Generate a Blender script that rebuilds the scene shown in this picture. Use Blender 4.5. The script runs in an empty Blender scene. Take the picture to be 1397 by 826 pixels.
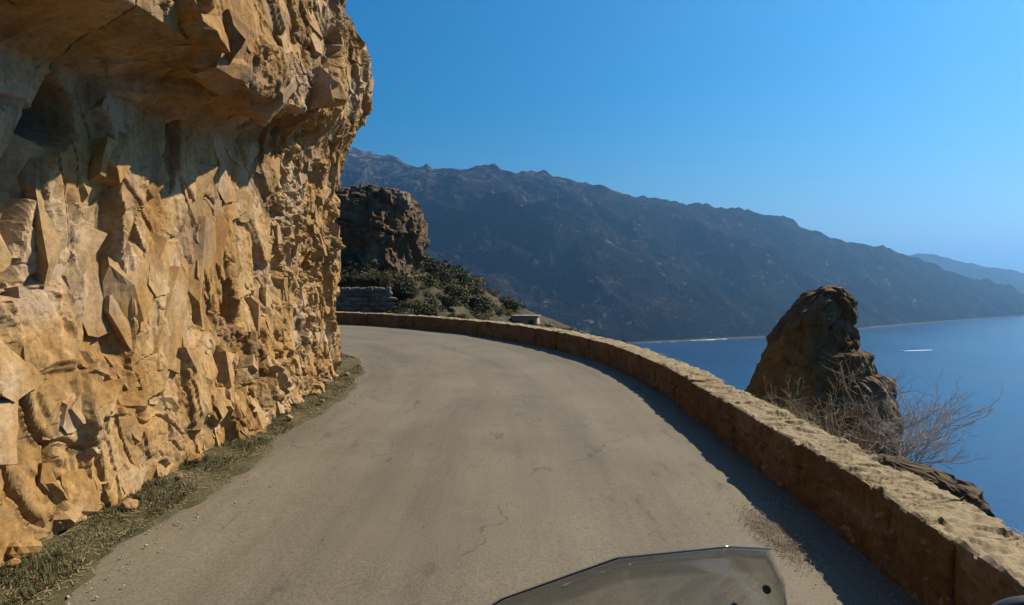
import bpy, math, random
import numpy as np
R = math.radians
random.seed(7); rng = np.random.default_rng(7)
scene = bpy.context.scene
COL = scene.collection

# ---------------------------------------------------------------- camera
F_PX, W_PX, YH, CY, CAMZ = 850.0, 1397.0, 380.0, 413.0, 1.65
cam_d = bpy.data.cameras.new('camera'); cam = bpy.data.objects.new('camera', cam_d); COL.objects.link(cam)
cam_d.sensor_width = 36; cam_d.lens = F_PX / W_PX * 36
cam_d.clip_start = 0.05; cam_d.clip_end = 60000
cam.location = (0, 0, CAMZ)
cam.rotation_euler = (R(90) - math.atan((CY - YH) / F_PX), 0, 0)
scene.camera = cam

# ---------------------------------------------------------------- light
SUN_AZ, SUN_EL = 61.0, 43.5           # azimuth to the right of the view (+Y), elevation
world = bpy.data.worlds.new('World'); scene.world = world; world.use_nodes = True
wn = world.node_tree; wn.nodes.clear()
wo = wn.nodes.new('ShaderNodeOutputWorld'); wb = wn.nodes.new('ShaderNodeBackground')
sky = wn.nodes.new('ShaderNodeTexSky'); sky.sky_type = 'NISHITA'; sky.sun_disc = False
sky.sun_elevation = R(SUN_EL); sky.sun_rotation = R(SUN_AZ)
sky.altitude = 500; sky.air_density = 1.4; sky.dust_density = 0.5; sky.ozone_density = 10
wb.inputs['Strength'].default_value = 0.053
hs = wn.nodes.new('ShaderNodeHueSaturation'); hs.inputs['Saturation'].default_value = 1.36; hs.inputs['Hue'].default_value = 0.49
wn.links.new(sky.outputs[0], hs.inputs['Color']); wn.links.new(hs.outputs[0], wb.inputs['Color']); wn.links.new(wb.outputs[0], wo.inputs['Surface'])
sl = bpy.data.lights.new('sun', 'SUN'); sl.energy = 5.0; sl.angle = R(0.53); sl.color = (1.0, 0.88, 0.69)
sun = bpy.data.objects.new('sun', sl); COL.objects.link(sun)
sun.rotation_euler = (R(90 - SUN_EL), 0, R(180 - SUN_AZ)); sun.location = (30, 20, 40)
scene.view_settings.view_transform = 'Standard'; scene.view_settings.look = 'None'
scene.view_settings.exposure = 0.85; scene.view_settings.gamma = 1.0
scene.view_settings.use_curve_mapping = False
scene.cycles.use_denoising = True
scene.cycles.max_bounces = 6; scene.cycles.diffuse_bounces = 2; scene.cycles.volume_bounces = 0; scene.cycles.transparent_max_bounces = 12
scene.cycles.caustics_reflective = False; scene.cycles.caustics_refractive = False

# ---------------------------------------------------------------- numeric helpers
def hash01(ix, iy, iz, k=0):
    h = (ix.astype(np.int64) * 374761393 + iy.astype(np.int64) * 668265263 + iz.astype(np.int64) * 2147483647 + k * 974634777) & 0xFFFFFFFF
    h = ((h ^ (h >> 13)) * 1274126177) & 0xFFFFFFFF
    h = ((h ^ (h >> 16)) * 2246822519) & 0xFFFFFFFF
    h = h ^ (h >> 15)
    return (h & 0xFFFFFF) / float(0x1000000)
def vnoise(P, k=0):
    f = np.floor(P); i = f.astype(np.int64); t = P - f; t = t * t * t * (t * (t * 6 - 15) + 10)
    r = 0
    for a in (0, 1):
        for b in (0, 1):
            for c in (0, 1):
                w = (t[:, 0] if a else 1 - t[:, 0]) * (t[:, 1] if b else 1 - t[:, 1]) * (t[:, 2] if c else 1 - t[:, 2])
                r = r + w * hash01(i[:, 0] + a, i[:, 1] + b, i[:, 2] + c, k)
    return r * 2 - 1
def fbm(P, octv=4, k=0, gain=0.5):
    r = 0; a = 1.0; s = 1.0
    for o in range(octv):
        r = r + a * vnoise(P * s + 17.3 * o, k + o); a *= gain; s *= 2.03
    return r
def ridged(P, octv=4, k=0):
    r = 0; a = 1.0; s = 1.0
    for o in range(octv):
        r = r + a * (1 - 2 * np.abs(vnoise(P * s + 9.1 * o, k + o))); a *= 0.5; s *= 2.07
    return r
def voronoi(P, k=0, pw=2):
    i = np.floor(P).astype(np.int64); n = len(P)
    d1 = np.full(n, 1e9); d2 = np.full(n, 1e9); c1 = np.zeros((n, 3), np.int64); v1 = np.zeros((n, 3)); c2 = np.zeros((n, 3), np.int64); v2 = np.zeros((n, 3))
    for a in (-1, 0, 1):
        for b in (-1, 0, 1):
            for c in (-1, 0, 1):
                x, y, z = i[:, 0] + a, i[:, 1] + b, i[:, 2] + c
                q = np.stack([x, y, z], 1)
                v = P - q - np.stack([hash01(x, y, z, k + 1), hash01(x, y, z, k + 2), hash01(x, y, z, k + 3)], 1)
                d = np.sqrt((v * v).sum(1)) if pw == 2 else ((v * v) ** (pw // 2)).sum(1) ** (1.0 / pw)
                near = d < d1; second = (~near) & (d < d2)
                c2[near] = c1[near]; v2[near] = v1[near]; d2[near] = d1[near]
                c1[near] = q[near]; v1[near] = v[near]; d1[near] = d[near]
                c2[second] = q[second]; v2[second] = v[second]; d2[second] = d[second]
    return d1, d2, c1, v1, c2, v2
_a, _b = R(-13), R(24)
JOINT = np.array([[math.cos(_b), -math.sin(_b), 0], [math.sin(_b), math.cos(_b), 0], [0, 0, 1]]) @ np.array([[1, 0, 0], [0, math.cos(_a), -math.sin(_a)], [0, math.sin(_a), math.cos(_a)]])
def facets(P, scale, tilt, k, warp=0.25, soft=0.08, pw=2):
    """flat tilted faces, one for each cell, joined by a short ramp at the cell borders"""
    Q0 = (P @ JOINT.T if pw > 2 else P) * np.asarray(scale)
    Q = Q0 + 0.6 * warp * np.stack([vnoise(Q0 * 1.3, k + 40), vnoise(Q0 * 1.3, k + 41), vnoise(Q0 * 1.3, k + 42)], 1)
    d1, d2, c, v, c2, v2 = voronoi(Q, k, pw); sh = Q0 - Q; v = v + sh; v2 = v2 + sh      # planes stay flat, only their outlines wander
    def val(c, v):
        g = np.stack([hash01(c[:, 0], c[:, 1], c[:, 2], k + 8 + j) * 2 - 1 for j in range(3)], 1)
        return hash01(c[:, 0], c[:, 1], c[:, 2], k + 7) * 2 - 1 + tilt * (g * v).sum(1)
    e = d2 - d1; a = val(c, v); b = val(c2, v2); w = 0.5 * (1 - sstep(0, soft, e))
    return a * (1 - w) + b * w, e, c
def sstep(a, b, x):
    t = np.clip((x - a) / (b - a), 0, 1); return t * t * (3 - 2 * t)
def rock_disp(P, amps=(0.16, 0.08, 0.035, 0.014), sizes=(1.1, 0.45, 0.17, 0.07), k=0, crack=1.0, stretch=0.7, ramp=0.05, cw=None, warp=0.25, pw=2):
    cw = cw or ramp
    d = 0
    for j, (a, s) in enumerate(zip(amps, sizes)):
        v, e, _ = facets(P, (1 / s, 1 / s, stretch / s), 1.25, k + 20 * j, warp, min(0.5, ramp / s), pw)
        d = d + a * v
        m = sstep(-0.1, 0.4, vnoise(P / (s * 2.2), k + 20 * j + 5))
        d = d - crack * a * 1.1 * m * (1 - sstep(0, min(0.3, cw / s), e))
    return d + 0.004 * fbm(P * 14, 3, k + 90)

# ---------------------------------------------------------------- object helpers
def mesh_np(name, V, Fq, mat=None, parent=None, smooth=False):
    V = np.asarray(V, np.float32); Fq = np.asarray(Fq, np.int32)
    me = bpy.data.meshes.new(name); n, m = Fq.shape
    me.vertices.add(len(V)); me.vertices.foreach_set('co', V.ravel())
    me.loops.add(n * m); me.loops.foreach_set('vertex_index', Fq.ravel())
    me.polygons.add(n); me.polygons.foreach_set('loop_start', np.arange(n, dtype=np.int32) * m)
    me.polygons.foreach_set('loop_total', np.full(n, m, np.int32))
    me.polygons.foreach_set('use_smooth', np.full(n, smooth, bool))
    me.update(calc_edges=True); me.validate()
    return link(name, me, mat, parent)
def link(name, me, mat=None, parent=None):
    if mat is not None and me is not None and not me.materials: me.materials.append(mat)
    o = bpy.data.objects.new(name, me); COL.objects.link(o)
    if parent is not None: o.parent = parent
    return o
def grid_faces(nu, nv):
    a = np.arange(nu * nv).reshape(nu, nv)
    return np.stack([a[:-1, :-1].ravel(), a[1:, :-1].ravel(), a[1:, 1:].ravel(), a[:-1, 1:].ravel()], 1)
def tag(o, label=None, cat=None, group=None, kind=None):
    for k, v in (('label', label), ('category', cat), ('group', group), ('kind', kind)):
        if v: o[k] = v
    return o
def empty(name, loc=(0, 0, 0), rot=(0, 0, 0)):
    o = bpy.data.objects.new(name, None); COL.objects.link(o); o.location = loc; o.rotation_euler = rot
    o.empty_display_size = 0.1
    return o
class MB:
    """collects simple shapes into one mesh"""
    def __init__(s): s.v = []; s.f = []
    def add(s, vs, fs):
        b = len(s.v); s.v += [tuple(v) for v in vs]; s.f += [tuple(b + i for i in f) for f in fs]; return s
    def box(s, x0, x1, y0, y1, z0, z1):
        return s.add([(x0, y0, z0), (x1, y0, z0), (x1, y1, z0), (x0, y1, z0), (x0, y0, z1), (x1, y0, z1), (x1, y1, z1), (x0, y1, z1)],
                     [(3, 2, 1, 0), (4, 5, 6, 7), (0, 1, 5, 4), (1, 2, 6, 5), (2, 3, 7, 6), (3, 0, 4, 7)])
    def tube(s, pts, rad, n=8, cap=True):
        pts = [np.asarray(p, float) for p in pts]; m = len(pts)
        rad = rad if hasattr(rad, '__len__') else [rad] * m
        vs = []
        for i in range(m):
            t = pts[min(i + 1, m - 1)] - pts[max(i - 1, 0)]; t = t / (np.linalg.norm(t) + 1e-9)
            u = np.cross(t, (0, 0, 1.0)) if abs(t[2]) < 0.95 else np.cross(t, (1.0, 0, 0)); u /= np.linalg.norm(u); w = np.cross(t, u)
            for j in range(n):
                a = 2 * math.pi * j / n; vs.append(pts[i] + rad[i] * (math.cos(a) * u + math.sin(a) * w))
        fs = [(i * n + j, i * n + (j + 1) % n, (i + 1) * n + (j + 1) % n, (i + 1) * n + j) for i in range(m - 1) for j in range(n)]
        if cap: fs += [tuple(range(n))[::-1], tuple((m - 1) * n + j for j in range(n))]
        return s.add(vs, fs)
    def rings(s, rings, closed_ends=True):
        n = len(rings[0]); vs = [p for r in rings for p in r]; m = len(rings)
        fs = [(i * n + j, i * n + (j + 1) % n, (i + 1) * n + (j + 1) % n, (i + 1) * n + j) for i in range(m - 1) for j in range(n)]
        if closed_ends: fs += [tuple(range(n))[::-1], tuple((m - 1) * n + j for j in range(n))]
        return s.add(vs, fs)
    def torus(s, c, R0, r0, axis='x', n=40, m=12, sq=1.0):
        vs = []
        for i in range(n):
            a = 2 * math.pi * i / n
            for j in range(m):
                b = 2 * math.pi * j / m; rr = R0 + r0 * math.cos(b); h = r0 * sq * math.sin(b)
                p = (h, rr * math.cos(a), rr * math.sin(a)) if axis == 'x' else (rr * math.cos(a), h, rr * math.sin(a))
                vs.append((c[0] + p[0], c[1] + p[1], c[2] + p[2]))
        return s.add(vs, [(i * m + j, ((i + 1) % n) * m + j, ((i + 1) % n) * m + (j + 1) % m, i * m + (j + 1) % m) for i in range(n) for j in range(m)])
    def build(s, name, mat, parent=None, smooth=False, bevel=0):
        me = bpy.data.meshes.new(name); me.from_pydata(s.v, [], s.f); me.update()
        if smooth: me.polygons.foreach_set('use_smooth', [True] * len(me.polygons))
        o = link(name, me, mat, parent)
        if bevel:
            b = o.modifiers.new('bevel', 'BEVEL'); b.width = bevel; b.segments = 2; b.limit_method = 'ANGLE'
        return o

# ---------------------------------------------------------------- materials
def new_mat(name):
    m = bpy.data.materials.new(name); m.use_nodes = True
    nt = m.node_tree; b = nt.nodes['Principled BSDF']; return m, nt, b
class NT:
    def __init__(s, nt): s.nt = nt; s.L = nt.links.new
    def n(s, t, **kw):
        x = s.nt.nodes.new(t)
        for k, v in kw.items(): setattr(x, k, v)
        return x
    def coord(s, scale=(1, 1, 1), kind='Object'):
        g = s.n('ShaderNodeNewGeometry') if kind == 'World' else s.n('ShaderNodeTexCoord')
        m = s.n('ShaderNodeMapping'); m.inputs['Scale'].default_value = scale
        s.L(g.outputs['Position' if kind == 'World' else kind], m.inputs['Vector']); return m.outputs[0]
    def noise(s, vec, scale, detail=4, rough=0.55, dist=0.0):
        x = s.n('ShaderNodeTexNoise'); x.inputs['Scale'].default_value = scale; x.inputs['Detail'].default_value = detail
        x.inputs['Roughness'].default_value = rough; x.inputs['Distortion'].default_value = dist
        s.L(vec, x.inputs['Vector']); return x.outputs['Fac']
    def ramp(s, fac, stops):
        x = s.n('ShaderNodeValToRGB'); e = x.color_ramp.elements
        while len(e) < len(stops): e.new(0.5)
        for q, (p, c) in zip(e, stops):
            q.position = p; q.color = (*c, 1) if len(c) == 3 else c
        s.L(fac, x.inputs['Fac']); return x.outputs['Color']
    def mix(s, fac, a, b, mode='MIX'):
        x = s.n('ShaderNodeMix', data_type='RGBA', blend_type=mode)
        for v, i in ((fac, x.inputs[0]), (a, x.inputs[6]), (b, x.inputs[7])):
            if isinstance(v, (int, float)): i.default_value = v
            elif isinstance(v, tuple): i.default_value = (*v, 1)
            else: s.L(v, i)
        return x.outputs[2]
    def math(s, op, a, b=0.0, clamp=False):
        x = s.n('ShaderNodeMath', operation=op, use_clamp=clamp)
        for v, i in ((a, x.inputs[0]), (b, x.inputs[1])):
            if isinstance(v, (int, float)): i.default_value = v
            else: s.L(v, i)
        return x.outputs[0]
    def bump(s, h, strength, dist, prev=None):
        x = s.n('ShaderNodeBump'); x.inputs['Strength'].default_value = strength; x.inputs['Distance'].default_value = dist
        s.L(h, x.inputs['Height'])
        if prev is not None: s.L(prev, x.inputs['Normal'])
        return x.outputs[0]
G01 = lambda lo, hi: [(lo, (0, 0, 0)), (hi, (1, 1, 1))]

def rock_material(name, cols, rnd=0.25, sc=1.0, streak=0.35, grey=(0.225, 0.178, 0.135), greyamt=0.55, dust_sun=None, ochre_side=None):
    m, nt, b = new_mat(name); T = NT(nt)
    w = T.coord((1, 1, 1), 'World')
    c1 = T.ramp(T.noise(w, 0.9 * sc, 5, 0.6, 0.6), [(0.32, cols[0]), (0.5, cols[1]), (0.68, cols[2])])
    g = T.ramp(T.noise(w, 1.7 * sc, 4, 0.6, 0.3), G01(0.5, 0.68))
    c = T.mix(T.math('MULTIPLY', g, greyamt), c1, grey)
    ws = T.coord((3.2, 3.2, 0.45), 'World')
    st = T.ramp(T.noise(ws, 1.6 * sc, 5, 0.65), G01(0.45, 0.7))
    c = T.mix(T.math('MULTIPLY', st, streak), c, tuple(x * 0.45 for x in cols[0]))
    fi = T.ramp(T.noise(w, 22 * sc, 5, 0.7), [(0.3, (0.62, 0.6, 0.56)), (0.55, (1, 1, 1)), (0.75, (1.18, 1.15, 1.1))])
    c = T.mix(1.0, c, fi, 'MULTIPLY')
    oi = T.n('ShaderNodeObjectInfo')
    rr = T.ramp(oi.outputs['Random'], [(0.0, (1 - rnd, 1 - 1.1 * rnd, 1 - 1.2 * rnd)), (0.25, (1.02, 0.96, 0.86)), (0.5, (1, 1, 0.98)), (0.75, (1 + rnd * 0.5, 1 + rnd * 0.5, 1 + rnd * 0.6)), (1.0, (1 + rnd * 0.3, 1 + rnd * 0.4, 1 + rnd * 0.9))])
    c = T.mix(1.0, c, rr, 'MULTIPLY')
    if ochre_side:     # ochre towards the left flank, with a ragged border
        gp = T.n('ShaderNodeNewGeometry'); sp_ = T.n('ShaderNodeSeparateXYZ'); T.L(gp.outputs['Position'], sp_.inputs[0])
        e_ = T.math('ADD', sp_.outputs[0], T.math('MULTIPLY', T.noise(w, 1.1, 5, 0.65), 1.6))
        c = T.mix(T.ramp(T.math('SUBTRACT', ochre_side[0] + 1.3, e_), G01(0.3, 0.8)), c, T.mix(1.0, ochre_side[1], fi, 'MULTIPLY'))
    if dust_sun:      # dusty tops, with sunlight on level faces painted into the colour
        gn = T.n('ShaderNodeNewGeometry'); sx = T.n('ShaderNodeSeparateXYZ'); T.L(gn.outputs['Normal'], sx.inputs[0])
        up = T.ramp(T.math('ADD', sx.outputs[2], T.math('MULTIPLY', T.noise(w, 9, 4, 0.6), 0.4)), G01(0.78, 1.0))
        c = T.mix(T.math('MULTIPLY', up, 0.85), c, T.mix(1.0, dust_sun, fi, 'MULTIPLY'))
    nt.links.new(c, b.inputs['Base Color'])
    b.inputs['Roughness'].default_value = 0.9; b.inputs['Specular IOR Level'].default_value = 0.25
    h = T.bump(T.noise(w, 26 * sc, 6, 0.8), 0.4, 0.012 / sc)
    h = T.bump(T.noise(w, 70 * sc, 4, 0.7), 0.5, 0.008 / sc, h)
    nt.links.new(h, b.inputs['Normal']); return m
M = {}
M['cliff'] = rock_material('ochre_rock', [(0.235, 0.118, 0.030), (0.335, 0.205, 0.078), (0.42, 0.31, 0.19)], 0.32, 1.0, 0.5)
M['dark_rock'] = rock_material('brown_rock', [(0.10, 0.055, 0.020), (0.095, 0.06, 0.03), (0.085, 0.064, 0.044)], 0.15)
M['pinnacle'] = rock_material('brown_ochre_rock', [(0.12, 0.066, 0.022), (0.115, 0.07, 0.032), (0.095, 0.072, 0.052)], 0.1, 0.8, ochre_side=(6.2, (0.27, 0.14, 0.032)))
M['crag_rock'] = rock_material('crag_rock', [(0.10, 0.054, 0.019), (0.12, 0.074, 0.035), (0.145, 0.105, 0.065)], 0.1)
M['wallstone'] = rock_material('parapet_stone', [(0.10, 0.054, 0.014), (0.125, 0.078, 0.028), (0.145, 0.105, 0.054)], 0.14, 1.6, 0.35, dust_sun=(0.265, 0.205, 0.12))  # dark base for the shaded face, dusty tops paled for the sun
M['greystone'] = rock_material('grey_stone', [(0.14, 0.10, 0.058), (0.175, 0.13, 0.082), (0.20, 0.158, 0.105)], 0.3, 1.6, 0.3)

def simple(name, col, rough=0.6, metal=0.0, var=0.0, vs=8, spec=0.5):
    m, nt, b = new_mat(name); T = NT(nt)
    if var:
        n = T.noise(T.coord(), vs, 5, 0.6)
        c = T.ramp(n, [(0.3, tuple(x * (1 - var) for x in col)), (0.7, tuple(min(1, x * (1 + var)) for x in col))])
        nt.links.new(c, b.inputs['Base Color'])
    else: b.inputs['Base Color'].default_value = (*col, 1)
    b.inputs['Roughness'].default_value = rough; b.inputs['Metallic'].default_value = metal; b.inputs['Specular IOR Level'].default_value = spec
    return m
def asphalt():
    m, nt, b = new_mat('worn_asphalt'); T = NT(nt); w = T.coord((1, 1, 1), 'World')
    c = T.ramp(T.noise(w, 0.7, 5, 0.6), [(0.3, (0.112, 0.094, 0.066)), (0.7, (0.152, 0.129, 0.091))])
    um = T.n('ShaderNodeUVMap'); um.uv_map = 'road_uv'
    def rc(sx, sy):
        q = T.n('ShaderNodeMapping'); q.inputs['Scale'].default_value = (sx, sy, 1); T.L(um.outputs[0], q.inputs['Vector']); return q.outputs[0]
    c = T.mix(T.math('MULTIPLY', T.ramp(T.noise(rc(1.5, 0.12), 1.0, 4, 0.6), G01(0.45, 0.62)), 0.5), c, (0.078, 0.067, 0.049))     # worn wheel tracks
    c = T.mix(T.math('MULTIPLY', T.ramp(T.noise(rc(2.2, 0.18), 1.1, 3, 0.6), G01(0.52, 0.7)), 0.5), c, (0.150, 0.131, 0.098))      # pale dusty bands
    c = T.mix(T.math('MULTIPLY', T.ramp(T.noise(rc(1.8, 0.55), 1.9, 5, 0.72), G01(0.59, 0.68)), 0.6), c, (0.052, 0.046, 0.037))    # tar patches
    c = T.mix(T.math('MULTIPLY', T.ramp(T.noise(rc(7, 2.2), 1.6, 3, 0.6), G01(0.69, 0.73)), 0.7), c, (0.035, 0.031, 0.026))         # oil spots
    sp = T.ramp(T.noise(w, 75, 4, 0.75), [(0.3, (0.6, 0.6, 0.6)), (0.5, (1, 1, 1)), (0.72, (1.45, 1.42, 1.35))])
    c = T.mix(1.0, c, sp, 'MULTIPLY')
    v = T.n('ShaderNodeTexVoronoi', feature='DISTANCE_TO_EDGE'); v.inputs['Scale'].default_value = 0.55
    d = T.n('ShaderNodeVectorMath', operation='ADD'); nz = T.n('ShaderNodeTexNoise'); nz.inputs['Scale'].default_value = 2.0; nz.inputs['Detail'].default_value = 6
    T.L(w, nz.inputs['Vector']); T.L(w, d.inputs[0]); T.L(nz.outputs['Color'], d.inputs[1]); T.L(d.outputs[0], v.inputs['Vector'])
    ck = T.math('MULTIPLY', T.math('LESS_THAN', v.outputs['Distance'], 0.006), T.ramp(T.noise(w, 0.45, 2), G01(0.47, 0.55)))
    c = T.mix(T.math('MULTIPLY', ck, 0.6), c, (0.05, 0.045, 0.04))
    nt.links.new(c, b.inputs['Base Color']); b.inputs['Roughness'].default_value = 0.75; b.inputs['Specular IOR Level'].default_value = 0.25
    h = T.bump(T.noise(w, 90, 4, 0.7), 0.5, 0.006); h = T.bump(T.noise(w, 2.5, 3), 0.3, 0.02, h); nt.links.new(h, b.inputs['Normal'])
    return m
M['asphalt'] = asphalt()
def soil(name, a, bb, c2, sc=3.0):
    m, nt, b = new_mat(name); T = NT(nt); w = T.coord((1, 1, 1), 'World')
    c = T.ramp(T.noise(w, sc, 6, 0.65), [(0.3, a), (0.5, bb), (0.7, c2)])
    c = T.mix(1.0, c, T.ramp(T.noise(w, sc * 14, 4, 0.7), [(0.3, (0.6, 0.6, 0.6)), (0.7, (1.25, 1.25, 1.25))]), 'MULTIPLY')
    nt.links.new(c, b.inputs['Base Color']); b.inputs['Roughness'].default_value = 0.95; b.inputs['Specular IOR Level'].default_value = 0.15
    nt.links.new(T.bump(T.noise(w, sc * 10, 5, 0.7), 0.8, 0.04), b.inputs['Normal']); return m
M['verge'] = soil('verge_soil', (0.052, 0.048, 0.021), (0.08, 0.07, 0.034), (0.115, 0.095, 0.057))
M['scrub_soil'] = soil('scrub_soil', (0.03, 0.03, 0.016), (0.055, 0.047, 0.027), (0.10, 0.078, 0.048), 0.6)
M['grass'] = simple('verge_grass', (0.095, 0.088, 0.040), 0.9, 0, 0.5, 3, 0.1)
M['straw'] = simple('dry_straw', (0.25, 0.19, 0.10), 0.9, 0, 0.35, 4, 0.1)
M['drygrass'] = simple('pale_dry_grass', (0.50, 0.44, 0.32), 0.9, 0, 0.3, 4, 0.1)
M['gravel'] = simple('gravel', (0.30, 0.25, 0.18), 0.95, 0, 0.4, 6, 0.15)
M['leaf_green'] = simple('shrub_leaves', (0.075, 0.082, 0.018), 0.7, 0, 0.5, 2.5, 0.25)
M['leaf_dark'] = simple('dark_scrub_leaves', (0.070, 0.064, 0.030), 0.8, 0, 0.5, 2.5, 0.2)
M['leaf_dry'] = simple('dry_scrub_leaves', (0.17, 0.13, 0.06), 0.85, 0, 0.4, 2.5, 0.15)
M['stem'] = simple('shrub_stem', (0.12, 0.085, 0.05), 0.9, 0, 0.3, 5, 0.1)
M['twig_pale'] = simple('bleached_twigs', (0.34, 0.26, 0.16), 0.9, 0, 0.3, 3, 0.1)
M['twig_dark'] = simple('grey_twigs', (0.46, 0.42, 0.37), 0.9, 0, 0.3, 3, 0.1)
M['mortar'] = simple('mortar', (0.13, 0.09, 0.05), 0.95, 0, 0.3, 5, 0.1)
def mountain_mat():
    m, nt, b = new_mat('scrub_covered_mountain'); T = NT(nt); w = T.coord((1, 1, 1), 'World')
    c = T.ramp(T.noise(w, 0.012, 6, 0.65), [(0.3, (0.005, 0.005, 0.0045)), (0.5, (0.011, 0.0107, 0.009)), (0.72, (0.027, 0.0235, 0.018))])
    sc = T.ramp(T.noise(w, 0.14, 5, 0.75), [(0.38, (0.2, 0.22, 0.2)), (0.5, (1, 1, 1)), (0.64, (2.4, 2.2, 1.9))])
    c = T.mix(1.0, c, sc, 'MULTIPLY')
    rk = T.math('MULTIPLY', T.ramp(T.noise(w, 0.022, 5, 0.7, 0.5), G01(0.56, 0.64)), T.ramp(T.noise(w, 0.08, 4, 0.7), G01(0.5, 0.6)))
    g = T.n('ShaderNodeNewGeometry'); s = T.n('ShaderNodeSeparateXYZ'); T.L(g.outputs['Position'], s.inputs[0])
    hi = T.n('ShaderNodeMapRange'); hi.inputs[1].default_value = 210; hi.inputs[2].default_value = 380; T.L(s.outputs[2], hi.inputs[0])
    rk2 = T.math('MULTIPLY', hi.outputs[0], T.ramp(T.noise(w, 0.035, 5, 0.75), G01(0.48, 0.6)))
    rk = T.math('MAXIMUM', rk, rk2)
    lo = T.n('ShaderNodeMapRange'); lo.inputs[1].default_value = -116; lo.inputs[2].default_value = -119; T.L(s.outputs[2], lo.inputs[0])
    rk = T.math('MAXIMUM', rk, lo.outputs[0])
    c = T.mix(T.math('MULTIPLY', rk, 0.85), c, (0.17, 0.15, 0.13))
    nt.links.new(c, b.inputs['Base Color']); b.inputs['Roughness'].default_value = 1.0; b.inputs['Specular IOR Level'].default_value = 0.0
    nt.links.new(T.bump(T.noise(w, 0.09, 6, 0.75), 0.8, 6.0), b.inputs['Normal']); return m
M['mountain'] = mountain_mat()
def water():
    m, nt, b = new_mat('sea_water'); T = NT(nt); w = T.coord((1, 1, 1), 'World')
    c = T.ramp(T.noise(w, 0.004, 4, 0.6), [(0.3, (0.008, 0.04, 0.11)), (0.7, (0.012, 0.055, 0.14))])
    nt.links.new(c, b.inputs['Base Color']); b.inputs['Roughness'].default_value = 0.22; b.inputs['IOR'].default_value = 1.33
    wr = T.n('ShaderNodeMapRange'); wr.inputs[3].default_value = .12; wr.inputs[4].default_value = .34
    T.L(T.noise(T.coord((1, 0.35, 1), 'World'), 0.006, 5, 0.65, 0.8), wr.inputs[0]); T.L(wr.outputs[0], b.inputs['Roughness'])
    h = T.bump(T.noise(w, 0.35, 5, 0.65), 0.5, 0.6); h = T.bump(T.noise(w, 0.03, 3, 0.6), 0.2, 3.0, h)
    nt.links.new(h, b.inputs['Normal']); return m
M['sea'] = water()

# ---------------------------------------------------------------- road path (x = offset to the right of the camera's lane line)
YB, XC = 8.5, -13.8                     # bend starts at y = YB, its centre is at (XC, YB)
LARC = -XC * math.pi / 2
def path(s, off):
    s = np.asarray(s, float) + 0 * np.asarray(off, float); off = np.asarray(off, float) + 0 * s
    phi = np.clip((s - YB) / -XC, 0, math.pi / 2)
    rad = -XC + off
    x = XC + rad * np.cos(phi); y = YB + rad * np.sin(phi)
    y = np.where(s < YB, s, y); x = np.where(s > YB + LARC, XC - (s - YB - LARC), x)
    return x, y
def outside(x, y):                      # distance outside the camera's lane line
    d = np.hypot(x - XC, y - YB) + XC
    d = np.where(y < YB, x, d)
    return np.where((x < XC) & (y >= YB), y - YB + XC, d)

# ---------------------------------------------------------------- sea
SEA = -120.0
vs = []; n = 64
rr = [0, 300, 900, 2000, 4500, 9000, 15000]
V = [(0, 600, SEA)]
for r_ in rr[1:]:
    for j in range(n): V.append((r_ * math.cos(2 * math.pi * j / n), 600 + r_ * math.sin(2 * math.pi * j / n), SEA))
FT = [(0, 1 + j, 1 + (j + 1) % n) for j in range(n)]
FQ = [(1 + i * n + j, 1 + (i + 1) * n + j, 1 + (i + 1) * n + (j + 1) % n, 1 + i * n + (j + 1) % n) for i in range(len(rr) - 2) for j in range(n)]
me = bpy.data.meshes.new('sea'); me.from_pydata(V, [], FT + FQ); me.update()
tag(link('sea', me, M['sea']), 'calm blue sea below the road', kind='structure')

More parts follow.
